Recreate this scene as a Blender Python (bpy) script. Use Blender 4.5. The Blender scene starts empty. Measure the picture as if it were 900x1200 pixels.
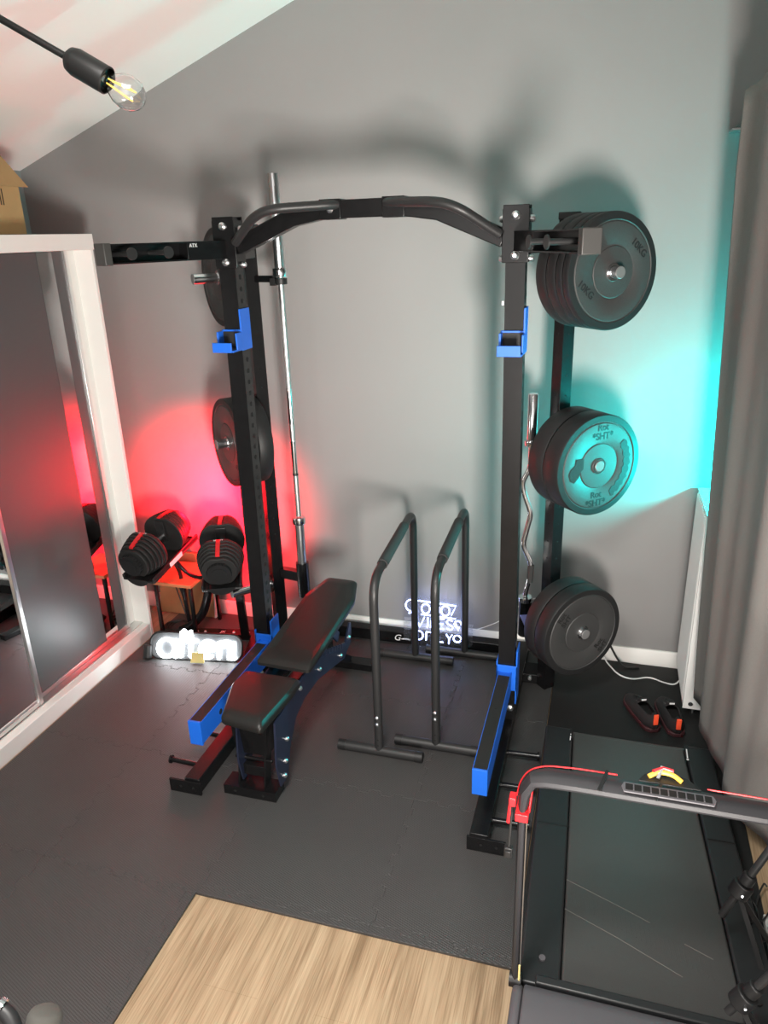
import bpy, bmesh, math, random
from mathutils import Vector, Matrix
from math import sin, cos, pi, radians
random.seed(7)
S = bpy.context.scene
COL = S.collection

# ------------------------------------------------------------------ materials
def mat(name, color, rough=.5, metal=0., coat=0., emit=None, es=0., spec=.5, bump=None, noise=None):
    m = bpy.data.materials.new(name); m.use_nodes = True
    nt = m.node_tree; b = nt.nodes['Principled BSDF']
    b.inputs['Base Color'].default_value = (*color, 1)
    b.inputs['Roughness'].default_value = rough
    b.inputs['Metallic'].default_value = metal
    b.inputs['Coat Weight'].default_value = coat
    b.inputs['Specular IOR Level'].default_value = spec
    if emit:
        b.inputs['Emission Color'].default_value = (*emit, 1)
        b.inputs['Emission Strength'].default_value = es
    tc = nt.nodes.new('ShaderNodeTexCoord')
    if noise:                       # (scale, amount, stretch)
        n = nt.nodes.new('ShaderNodeTexNoise'); n.inputs['Scale'].default_value = noise[0]; n.inputs['Detail'].default_value = 4
        mp = nt.nodes.new('ShaderNodeMapping'); mp.inputs['Scale'].default_value = noise[2] if len(noise) > 2 else (1, 1, 1)
        r = nt.nodes.new('ShaderNodeValToRGB')
        k = noise[1]
        r.color_ramp.elements[0].position = .3; r.color_ramp.elements[1].position = .7
        r.color_ramp.elements[0].color = (*[max(0, c * (1 - k)) for c in color], 1)
        r.color_ramp.elements[1].color = (*[min(1, c * (1 + k)) for c in color], 1)
        nt.links.new(tc.outputs['Object'], mp.inputs[0]); nt.links.new(mp.outputs[0], n.inputs['Vector'])
        nt.links.new(n.outputs['Fac'], r.inputs[0]); nt.links.new(r.outputs[0], b.inputs['Base Color'])
    if bump:                        # (scale, strength, distance)
        n = nt.nodes.new('ShaderNodeTexNoise'); n.inputs['Scale'].default_value = bump[0]; n.inputs['Detail'].default_value = 3
        bp = nt.nodes.new('ShaderNodeBump'); bp.inputs['Strength'].default_value = bump[1]; bp.inputs['Distance'].default_value = bump[2]
        nt.links.new(tc.outputs['Object'], n.inputs['Vector']); nt.links.new(n.outputs['Fac'], bp.inputs['Height'])
        nt.links.new(bp.outputs[0], b.inputs['Normal'])
    return m

M = {}
M['wall'] = mat('grey wall paint', (.245, .240, .238), .62, noise=(1.5, .03), bump=(260, .12, .001))
M['ceiling'] = mat('white ceiling paint', (.84, .82, .79), .7, bump=(200, .1, .001))
M['white'] = mat('white lacquer', (.78, .78, .75), .45)
M['skirting'] = mat('white skirting', (.80, .79, .76), .5)
M['black'] = mat('black powder coat', (.006, .006, .0065), .27, spec=.32, noise=(30, .2), bump=(900, .05, .0004))
M['blacksatin'] = mat('satin black tube', (.019, .019, .0195), .42, spec=.4)
M['hole'] = mat('hole dark', (.001, .001, .001), .9)
M['socket'] = mat('black socket', (.007, .007, .007), .4, spec=.35)
M['endcapr'] = mat('dull grey peg end', (.13, .13, .13), .45)
M['endcap'] = mat('grey plastic end cap', (.040, .039, .037), .5)
M['plastic'] = mat('black plastic', (.011, .011, .0115), .45, spec=.4)
M['rubberblack'] = mat('black rubber', (.013, .013, .013), .62, spec=.35, bump=(300, .15, .001))
M['foam'] = mat('foam grip', (.028, .028, .028), .85, bump=(500, .3, .001))
M['blue'] = mat('blue powder coat', (.008, .115, .58), .42)
M['navy'] = mat('dark navy bench frame', (.012, .016, .034), .35)
M['vinyl'] = mat('black vinyl', (.011, .0105, .010), .40, spec=.35, bump=(400, .15, .0008))
M['chrome'] = mat('chrome', (.75, .76, .78), .16, 1.)
M['brushed'] = mat('brushed chrome', (.52, .53, .54), .30, 1.)
M['steel'] = mat('zinc bolt', (.75, .76, .78), .3, 1.)
M['knurl'] = mat('knurled steel', (.50, .50, .50), .40, 1., bump=(1500, .5, .0006))
M['bumper'] = mat('black bumper rubber', (.034, .034, .034), .55, noise=(500, .25), bump=(450, .35, .0012))
M['bumperrim'] = mat('smooth bumper rim', (.013, .013, .0135), .5, spec=.35)
M['print'] = mat('black print', (.004, .004, .004), .6)
M['patch'] = mat('dark plate print patch', (.008, .009, .009), .75, noise=(120, .5))
M['whiteprint'] = mat('white print', (.75, .75, .75), .6)
M['red'] = mat('red plastic', (.60, .015, .02), .4)
M['redtab'] = mat('orange red tab', (.95, .09, .03), .6)
M['greypaint'] = mat('graphite painted metal', (.024, .0235, .026), .5, spec=.35)
M['belt'] = None
M['deckrail'] = mat('black side rail', (.014, .015, .016), .42, spec=.4)
M['hood'] = mat('graphite motor cover', (.085, .080, .088), .55)
M['alu'] = mat('aluminium profile', (.72, .72, .71), .28, 1.)
M['mattglass'] = mat('dark frosted glass', (.075, .077, .080), .40, 0., coat=0.25)
M['mattglass'].node_tree.nodes['Principled BSDF'].inputs['Coat Roughness'].default_value = .35
M['mirror'] = mat('mirror', (.88, .88, .88), .015, 1.)
M['cardboard'] = mat('cardboard', (.42, .27, .12), .8, noise=(8, .08))
M['curtain'] = mat('grey curtain', (.200, .192, .180), .75, noise=(300, .08), bump=(700, .2, .0006))
M['curtainback'] = M['curtain']
M['oak'] = mat('brown wood panel', (.38, .22, .10), .6, noise=(6, .2, (1, 1, .12)))
M['tabletop'] = mat('red lit table top', (.55, .17, .07), .5)  # orange glow of the red lamp put into the base colour
M['neon'] = mat('white neon', (1, 1, 1), .4, emit=(.93, .97, 1.), es=20)
M['neonblue'] = mat('blue white neon', (.8, .85, 1), .4, emit=(.40, .50, 1.), es=9)
M['acrylic'] = mat('smoky acrylic', (.10, .105, .11), .15, 0.)
M['label'] = mat('yellow label', (.75, .62, .25), .6)
M['filament'] = mat('led filament', (.9, .6, .1), .5, emit=(1., .58, .09), es=1.6)
M['cablewhite'] = mat('white cable', (.75, .75, .74), .5)
M['cableblack'] = mat('black cable', (.012, .012, .012), .5)
M['shoe'] = mat('black shoe mesh', (.016, .013, .014), .8, bump=(400, .4, .001))
M['shoesole'] = mat('dark sole', (.05, .012, .015), .6)
M['insole'] = mat('shoe insole', (.012, .012, .012), .9)
M['greyfoam'] = mat('grey foam grip', (.036, .034, .029), .85, bump=(300, .4, .001))
M['yellow'] = mat('yellow plastic', (.85, .45, .05), .5)
M['radiator'] = mat('white radiator enamel', (.80, .80, .78), .35)
M['greymat'] = mat('grey woven strip', (.09, .09, .09), .8, bump=(250, .6, .002))

def glass():
    m = bpy.data.materials.new('clear bulb glass'); m.use_nodes = True
    b = m.node_tree.nodes['Principled BSDF']
    b.inputs['Base Color'].default_value = (1, 1, 1, 1); b.inputs['Roughness'].default_value = .02
    b.inputs['Transmission Weight'].default_value = 1; b.inputs['IOR'].default_value = 1.45
    return m
M['glass'] = glass()

def mat_foam_mat():
    m = bpy.data.materials.new('textured foam mat'); m.use_nodes = True
    nt = m.node_tree; N = nt.nodes; L = nt.links; b = N['Principled BSDF']
    tc = N.new('ShaderNodeTexCoord')
    n = N.new('ShaderNodeTexNoise'); n.inputs['Scale'].default_value = 2.2; n.inputs['Detail'].default_value = 6
    r = N.new('ShaderNodeValToRGB')
    r.color_ramp.elements[0].color = (.040, .038, .038, 1); r.color_ramp.elements[1].color = (.056, .054, .053, 1)
    L.new(tc.outputs['Object'], n.inputs['Vector']); L.new(n.outputs['Fac'], r.inputs[0]); L.new(r.outputs[0], b.inputs['Base Color'])
    b.inputs['Roughness'].default_value = .5
    w1 = N.new('ShaderNodeTexWave'); w1.inputs['Scale'].default_value = 55; w1.bands_direction = 'X'
    w2 = N.new('ShaderNodeTexWave'); w2.inputs['Scale'].default_value = 40; w2.bands_direction = 'Y'
    mp = N.new('ShaderNodeMapping'); mp.inputs['Rotation'].default_value = (0, 0, .35)
    L.new(tc.outputs['Object'], mp.inputs[0])
    for w in (w1, w2):
        w.inputs['Distortion'].default_value = .6; L.new(mp.outputs[0], w.inputs['Vector'])
    mu = N.new('ShaderNodeMath'); mu.operation = 'MULTIPLY'
    L.new(w1.outputs['Fac'], mu.inputs[0]); L.new(w2.outputs['Fac'], mu.inputs[1])
    bp = N.new('ShaderNodeBump'); bp.inputs['Strength'].default_value = .8; bp.inputs['Distance'].default_value = .002
    L.new(mu.outputs[0], bp.inputs['Height']); L.new(bp.outputs[0], b.inputs['Normal'])
    return m
M['mat'] = mat_foam_mat()

def mat_wood():
    m = bpy.data.materials.new('light oak laminate'); m.use_nodes = True
    nt = m.node_tree; N = nt.nodes; L = nt.links; b = N['Principled BSDF']
    tc = N.new('ShaderNodeTexCoord')
    mp = N.new('ShaderNodeMapping'); mp.inputs['Scale'].default_value = (9, .55, 1)
    n = N.new('ShaderNodeTexNoise'); n.inputs['Scale'].default_value = 2.2; n.inputs['Detail'].default_value = 7; n.inputs['Distortion'].default_value = 1.1
    r = N.new('ShaderNodeValToRGB')
    e = r.color_ramp.elements
    e[0].position = .28; e[0].color = (.250, .165, .095, 1); e[1].position = .72; e[1].color = (.50, .37, .24, 1)
    k = e.new(.48); k.color = (.41, .29, .18, 1)
    L.new(tc.outputs['Object'], mp.inputs[0]); L.new(mp.outputs[0], n.inputs['Vector']); L.new(n.outputs['Fac'], r.inputs[0])
    mp2 = N.new('ShaderNodeMapping'); mp2.inputs['Scale'].default_value = (70, 1.6, 1)
    n2 = N.new('ShaderNodeTexNoise'); n2.inputs['Scale'].default_value = 3; n2.inputs['Detail'].default_value = 5
    r2 = N.new('ShaderNodeValToRGB'); r2.color_ramp.elements[0].position = .35; r2.color_ramp.elements[0].color = (.62, .58, .52, 1)
    r2.color_ramp.elements[1].position = .6; r2.color_ramp.elements[1].color = (1, 1, 1, 1)
    L.new(tc.outputs['Object'], mp2.inputs[0]); L.new(mp2.outputs[0], n2.inputs['Vector']); L.new(n2.outputs['Fac'], r2.inputs[0])
    mx = N.new('ShaderNodeMix'); mx.data_type = 'RGBA'; mx.blend_type = 'MULTIPLY'; mx.inputs[0].default_value = .8
    L.new(r.outputs[0], mx.inputs[6]); L.new(r2.outputs[0], mx.inputs[7])
    # board joints
    br = N.new('ShaderNodeTexBrick'); br.inputs['Scale'].default_value = 1; br.inputs['Brick Width'].default_value = 9.0; br.inputs['Row Height'].default_value = .19
    br.inputs['Mortar Size'].default_value = .0008; br.inputs['Color1'].default_value = (1, 1, 1, 1); br.inputs['Color2'].default_value = (.9, .9, .9, 1); br.inputs['Mortar'].default_value = (.8, .77, .72, 1)
    mp3 = N.new('ShaderNodeMapping'); mp3.inputs['Rotation'].default_value = (0, 0, pi / 2); mp3.inputs['Location'].default_value = (.35, .07, 0)
    L.new(tc.outputs['Object'], mp3.inputs[0]); L.new(mp3.outputs[0], br.inputs['Vector'])
    mx2 = N.new('ShaderNodeMix'); mx2.data_type = 'RGBA'; mx2.blend_type = 'MULTIPLY'; mx2.inputs[0].default_value = 1
    L.new(mx.outputs[2], mx2.inputs[6]); L.new(br.outputs['Color'], mx2.inputs[7]); L.new(mx2.outputs[2], b.inputs['Base Color'])
    b.inputs['Roughness'].default_value = .45
    return m
M['wood'] = mat_wood()

def mat_belt():
    m = mat('treadmill belt', (.044, .042, .041), .42, noise=(900, .25))
    return m
M['belt'] = mat_belt()

# ------------------------------------------------------------------ mesh builder
class MB:
    def __init__(s): s.bm = bmesh.new(); s.mi = 0
    def _faces(s, fs):
        for f in fs: f.material_index = s.mi
    def box(s, x0, x1, y0, y1, z0, z1):
        return s.hexa([(x0, y0, z0), (x1, y0, z0), (x1, y1, z0), (x0, y1, z0), (x0, y0, z1), (x1, y0, z1), (x1, y1, z1), (x0, y1, z1)])
    def hexa(s, p):
        v = [s.bm.verts.new(q) for q in p]
        F = [(3, 2, 1, 0), (4, 5, 6, 7), (0, 1, 5, 4), (1, 2, 6, 5), (2, 3, 7, 6), (3, 0, 4, 7)]
        s._faces([s.bm.faces.new([v[i] for i in f]) for f in F]); return s
    def bar(s, a, b, w, h, up=(0, 0, 1)):
        """rectangular bar from a to b; w across, h along up"""
        a = Vector(a); b = Vector(b); d = (b - a).normalized(); u = Vector(up)
        x = d.cross(u)
        if x.length < 1e-4: x = Vector((1, 0, 0))
        x.normalize(); u = x.cross(d).normalized()
        x *= w / 2; u *= h / 2
        return s.hexa([a - x - u, a + x - u, b + x - u, b - x - u, a - x + u, a + x + u, b + x + u, b - x + u])
    def prism(s, pts, ext):
        """closed polygon pts (3d) extruded by vector ext"""
        e = Vector(ext); n = len(pts)
        v0 = [s.bm.verts.new(Vector(p)) for p in pts]; v1 = [s.bm.verts.new(Vector(p) + e) for p in pts]
        fs = [s.bm.faces.new(v0[::-1]), s.bm.faces.new(v1)]
        for i in range(n): fs.append(s.bm.faces.new([v0[i], v0[(i + 1) % n], v1[(i + 1) % n], v1[i]]))
        s._faces(fs); return s
    def tube(s, pts, r, seg=14, fillet=0., fn=6, cap=True, closed=False):
        pts = [Vector(p) for p in pts]
        if fillet and len(pts) > 2:
            out = [pts[0]]
            for i in range(1, len(pts) - 1):
                a, b, c = pts[i - 1], pts[i], pts[i + 1]
                l = min(fillet, (a - b).length * .48, (c - b).length * .48)
                p0 = b + (a - b).normalized() * l; p1 = b + (c - b).normalized() * l
                for k in range(fn + 1):
                    t = k / fn; out.append(p0 * (1 - t) ** 2 + b * 2 * t * (1 - t) + p1 * t * t)
            out.append(pts[-1]); pts = out
        q = [pts[0]]
        for p in pts[1:]:
            if (p - q[-1]).length > 1e-5: q.append(p)
        pts = q; n = len(pts)
        rs = r if isinstance(r, (list, tuple)) else [r] * n
        if len(rs) != n: rs = [rs[0]] * n
        T = []
        for i in range(n):
            a = pts[i - 1] if (i or closed) else pts[i]; b = pts[(i + 1) % n] if (i < n - 1 or closed) else pts[i]
            T.append((b - a).normalized())
        up = Vector((0, 0, 1)) if abs(T[0].z) < .9 else Vector((0, 1, 0))
        x = T[0].cross(up).normalized(); rings = []
        for i in range(n):
            x = (x - T[i] * x.dot(T[i])).normalized(); y = T[i].cross(x)
            rings.append([s.bm.verts.new(pts[i] + (x * cos(2 * pi * k / seg) + y * sin(2 * pi * k / seg)) * rs[i]) for k in range(seg)])
        fs = []
        for i in range(n if closed else n - 1):
            A = rings[i]; B = rings[(i + 1) % n]
            for k in range(seg): fs.append(s.bm.faces.new([A[k], A[(k + 1) % seg], B[(k + 1) % seg], B[k]]))
        if cap and not closed: fs += [s.bm.faces.new(rings[0][::-1]), s.bm.faces.new(rings[-1])]
        s._faces(fs); return s
    def lathe(s, prof, o, axis, seg=40, closed=True, mis=None):
        """prof: list of (r, h) along axis; closed profile loop if closed"""
        o = Vector(o); a = Vector(axis).normalized()
        u = a.cross(Vector((0, 0, 1)))
        if u.length < 1e-3: u = Vector((1, 0, 0))
        u.normalize(); w = a.cross(u)
        rings = []
        for r, h in prof:
            if r < 1e-6: rings.append([s.bm.verts.new(o + a * h)])
            else: rings.append([s.bm.verts.new(o + a * h + (u * cos(2 * pi * k / seg) + w * sin(2 * pi * k / seg)) * r) for k in range(seg)])
        n = len(prof)
        for i in range(n if closed else n - 1):
            A = rings[i]; B = rings[(i + 1) % n]; fs = []
            for k in range(seg):
                k2 = (k + 1) % seg
                if len(A) == 1 and len(B) == 1: continue
                if len(A) == 1: fs.append(s.bm.faces.new([A[0], B[k2], B[k]]))
                elif len(B) == 1: fs.append(s.bm.faces.new([A[k], A[k2], B[0]]))
                else: fs.append(s.bm.faces.new([A[k], A[k2], B[k2], B[k]]))
            for f in fs: f.material_index = (mis[i] if mis else s.mi)
        return s
    def cyl(s, a, b, r, seg=20):
        return s.tube([a, b], r, seg)
    def disc(s, c, n, r, h=.002, seg=14):
        n = Vector(n).normalized(); c = Vector(c)
        return s.tube([c, c + n * h], r, seg)
    def grid(s, f, nu, nv):
        V = [[s.bm.verts.new(f(i / nu, j / nv)) for j in range(nv + 1)] for i in range(nu + 1)]
        s._faces([s.bm.faces.new([V[i][j], V[i + 1][j], V[i + 1][j + 1], V[i][j + 1]]) for i in range(nu) for j in range(nv)])
        return s

def world_inv(p):
    m = Matrix.Identity(4)
    while p: m = p['_m'] and Matrix([p['_m'][i * 4:i * 4 + 4] for i in range(4)]) @ m; p = p.parent
    return m.inverted()
def obj(name, mb, m, parent=None, bevel=0., loc=None, label=None, sub=0, solid=0.):
    """one mesh object; coordinates given in world space, stored relative to its parent (or to loc)"""
    me = bpy.data.meshes.new(name)
    bm = mb.bm
    bmesh.ops.recalc_face_normals(bm, faces=bm.faces)
    base = Vector(loc) if loc else None
    o = bpy.data.objects.new(name, me); COL.objects.link(o)
    if parent:
        bm.transform(PINV[parent.name]); o.parent = parent; PINV[o.name] = PINV[parent.name]
    else:
        if base is None:
            vs = [v.co for v in bm.verts]
            base = Vector(((min(v.x for v in vs) + max(v.x for v in vs)) / 2, (min(v.y for v in vs) + max(v.y for v in vs)) / 2, min(v.z for v in vs)))
        o.location = base; PINV[o.name] = Matrix.Translation(-base); bm.transform(PINV[o.name])
    bm.to_mesh(me); bm.free()
    for mm in (m if isinstance(m, (list, tuple)) else [m]): me.materials.append(M[mm] if isinstance(mm, str) else mm)
    me.polygons.foreach_set('use_smooth', [True] * len(me.polygons))
    me.set_sharp_from_angle(angle=radians(38))
    if solid:
        q = o.modifiers.new('thickness', 'SOLIDIFY'); q.thickness = solid; q.offset = 0
    if bevel:
        q = o.modifiers.new('bevel', 'BEVEL'); q.width = bevel; q.segments = 3; q.limit_method = 'ANGLE'; q.angle_limit = radians(40)
    if sub:
        q = o.modifiers.new('sub', 'SUBSURF'); q.levels = sub; q.render_levels = sub
    if label: o['label'] = label
    return o
PINV = {}
def thing(name, label, cat, loc=(0, 0, 0), rotz=0, group=None):
    o = bpy.data.objects.new(name, None); COL.objects.link(o)
    o.empty_display_size = .1
    o.location = loc; o.rotation_euler = (0, 0, rotz); o['label'] = label; o['category'] = cat
    if group: o['group'] = group
    PINV[o.name] = (Matrix.Translation(Vector(loc)) @ Matrix.Rotation(rotz, 4, 'Z')).inverted()
    return o
def tag(o, label, cat, group=None, kind=None):
    o['label'] = label; o['category'] = cat
    if group: o['group'] = group
    if kind: o['kind'] = kind
    return o
def struct(o): o['kind'] = 'structure'; return o
def dup(root, loc, rotz, label):
    r = root.copy(); COL.objects.link(r); r.location = loc; r.rotation_euler = (0, 0, rotz); r['label'] = label
    for ch in list(root.children):
        c = ch.copy(); COL.objects.link(c); c.parent = r
        for g in list(ch.children):
            d = g.copy(); COL.objects.link(d); d.parent = c
    return r
def textbm(s, size, origin, xdir, ydir, depth=.001, align='CENTER', shear=0, bold=0.):
    """text as a bmesh placed at origin with axes xdir/ydir"""
    c = bpy.data.curves.new('txt', 'FONT'); c.body = s; c.size = size; c.extrude = depth; c.align_x = align; c.align_y = 'CENTER'; c.shear = shear; c.offset = bold
    t = bpy.data.objects.new('txt', c); COL.objects.link(t)
    bpy.context.view_layer.update()
    me = bpy.data.meshes.new_from_object(t.evaluated_get(bpy.context.evaluated_depsgraph_get()))
    bm = bmesh.new(); bm.from_mesh(me); bpy.data.objects.remove(t); bpy.data.curves.remove(c); bpy.data.meshes.remove(me)
    x = Vector(xdir).normalized(); y = Vector(ydir).normalized(); z = x.cross(y)
    mt = Matrix((( x.x, y.x, z.x, origin[0]), (x.y, y.y, z.y, origin[1]), (x.z, y.z, z.z, origin[2]), (0, 0, 0, 1)))
    bm.transform(mt)
    mb = MB.__new__(MB); mb.bm = bm; mb.mi = 0
    return mb

D = 3.747            # back wall
FZ = .012            # top of the foam mats
# ------------------------------------------------------------------ the room
struct(obj('floor', MB().box(-3.3, .85, -1.6, D + .05, -.05, 0), 'wood'))
def ceil_z(x): return 2.671 + (x + 3.128) * .3738
XL_, XR_ = -3.2, .74
b = MB(); b.prism([(XL_ - .1, D, -.05), (XR_ + .1, D, -.05), (XR_ + .1, D, ceil_z(XR_ + .1) + .05), (XL_ - .1, D, ceil_z(XL_ - .1) + .05)], (0, .1, 0)); struct(obj('wall_back', b, 'wall'))
b = MB(); b.prism([(XL_ - .1, -1.7, -.05), (XR_ + .1, -1.7, -.05), (XR_ + .1, -1.7, ceil_z(XR_ + .1) + .05), (XL_ - .1, -1.7, ceil_z(XL_ - .1) + .05)], (0, .1, 0)); struct(obj('wall_front', b, 'wall'))
struct(obj('wall_left', MB().box(XL_ - .1, XL_, -1.6, D, -.05, ceil_z(XL_) + .02), 'wall'))
struct(obj('wall_right', MB().box(XR_, XR_ + .1, -1.6, D, -.05, ceil_z(XR_) + .02), 'wall'))
b = MB(); b.prism([(XL_ - .1, -1.7, ceil_z(XL_ - .1)), (XR_ + .1, -1.7, ceil_z(XR_ + .1)), (XR_ + .1, -1.7, ceil_z(XR_ + .1) + .1), (XL_ - .1, -1.7, ceil_z(XL_ - .1) + .1)], (0, D + 1.8, 0)); struct(obj('ceiling', b, 'ceiling'))
def baseb(name, p0, p1, nrm):
    n = Vector(nrm); p0 = Vector(p0); p1 = Vector(p1)
    b = MB(); b.prism([p0, p0 + n * .015, p0 + n * .015 + Vector((0, 0, .092)), p0 + n * .009 + Vector((0, 0, .1)), p0 + Vector((0, 0, .1))], p1 - p0)
    return struct(obj(name, b, 'skirting'))
baseb('baseboard_back', (XL_, D, 0), (XR_, D, 0), (0, -1, 0))
baseb('baseboard_right', (XR_, -1.6, 0), (XR_, D - .02, 0), (-1, 0, 0))
struct(obj('trim_1', MB().box(.575, XR_, 2.3, D, .985, 1.01), 'white', bevel=.004))

# ------------------------------------------------------------------ foam puzzle tiles
def seam(p0, p1, lo, hi, amp=.011, pitch=.0475):
    """toothed joint between two tiles; teeth sit on a fixed grid between lo and hi"""
    p0 = Vector(p0); p1 = Vector(p1); d = (p1 - p0).normalized(); n = Vector((abs(d.y), abs(d.x)))
    c0 = p0.x if abs(d.x) > .5 else p0.y; c1 = p1.x if abs(d.x) > .5 else p1.y; out = [p0]
    m = int((hi - lo - .10) / pitch); st = (hi - lo - .10) / m
    for i in range(m):
        s0 = lo + .05 + i * st; sg = 1 if i % 2 == 0 else -1
        if s0 < c0 or s0 + st > c1: continue
        for t, h in ((.10, 0), (.02, 1), (.98, 1), (.90, 0)):
            out.append(p0 + d * (s0 + st * t - c0) + n * (amp * sg * h))
    out.append(p1); return out
XS = [-2.53, -1.98, -1.31, -.65, -.158]; YS = [.42, 1.085, 1.752, 2.415, 3.08, 3.73]
tile_names = {(0, 1): 'black foam floor tile at the lower left beside the wardrobe plinth, front row',
              (1, 1): 'black foam floor tile along the left edge of the bare wood floor',
              (0, 2): 'black foam floor tile beside the wardrobe plinth, left of the bench foot tile',
              (1, 2): 'black foam floor tile left of the bench foot at the corner of the wood floor',
              (2, 2): 'black foam floor tile right in front of the bench foot, behind the bare wood',
              (3, 2): 'black foam floor tile under the front end of the right rack foot beside the treadmill',
              (0, 3): 'black foam floor tile by the plinth just in front of the white neon sign',
              (1, 3): 'black foam floor tile under the left safety arm and left rack foot',
              (2, 3): 'black foam floor tile under the bench and the front feet of the left dip bar',
              (3, 3): 'black foam floor tile under the right safety arm and right dip bar foot',
              (0, 4): 'black foam floor tile under the dumbbell stand and white neon sign',
              (1, 4): 'black foam floor tile behind the bench by the left rear rack upright',
              (2, 4): 'black foam floor tile along the wall in front of the blue white neon sign',
              (3, 4): 'black foam floor tile at the wall under the bottom right weight plates',
              (0, 0): 'black foam floor tile nearest the camera beside the wardrobe plinth',
              (1, 0): 'black foam floor tile nearest the camera by the lower left foam handle'}
def has(i, j): return (i, j) in tile_names
def edge(a, b, shared, lo, hi):
    if not shared: return [Vector(a), Vector(b)]
    if (a[0] + a[1]) > (b[0] + b[1]): return seam(b, a, lo, hi)[::-1]
    return seam(a, b, lo, hi)
for (i, j), lab in tile_names.items():
    x0, x1, y0, y1 = XS[i], XS[i + 1], YS[j], YS[j + 1]
    front_border = (i >= 2 and j == 2); right_border = (i == 1 and j < 2)
    yy = y0 + .035 if front_border else y0; xx = x1 - .035 if right_border else x1
    A = edge((x0, yy), (xx, yy), has(i, j - 1) or front_border, x0, x1)
    B = edge((xx, yy), (xx, y1), (has(i + 1, j) or right_border), y0, y1)
    Cc = edge((xx, y1), (x0, y1), has(i, j + 1), x0, x1)
    Dd = edge((x0, y1), (x0, yy), has(i - 1, j), y0, y1)
    poly = A[:-1] + B[:-1] + Cc[:-1] + Dd[:-1]
    t = obj('foam_tile', MB().prism([(p.x, p.y, .0002) for p in poly], (0, 0, FZ - .0002)), 'mat', loc=((x0 + x1) / 2, (y0 + y1) / 2, 0), bevel=.0028)
    tag(t, lab, 'floor mat', 'interlocking foam floor tiles')
    if front_border:
        pl = [Vector((x0, y0)), Vector((x1, y0))] + A[::-1]
        obj('edging_strip', MB().prism([(p.x, p.y, .0002) for p in pl], (0, 0, FZ - .0002)), 'mat', t, bevel=.0018)
    if right_border:
        pl = [Vector((x1, y0)), Vector((x1, y1))] + B[::-1]
        obj('edging_strip', MB().prism([(p.x, p.y, .0002) for p in pl], (0, 0, FZ - .0002)), 'mat', t, bevel=.0018)

# treadmill mat
b = MB().box(-.155, .655, 1.72, D - .02, .0002, .0125)
tag(obj('treadmill_mat', b, 'rubberblack', bevel=.003), 'smooth black rubber mat lying under the treadmill and shoes', 'mat')

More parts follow.
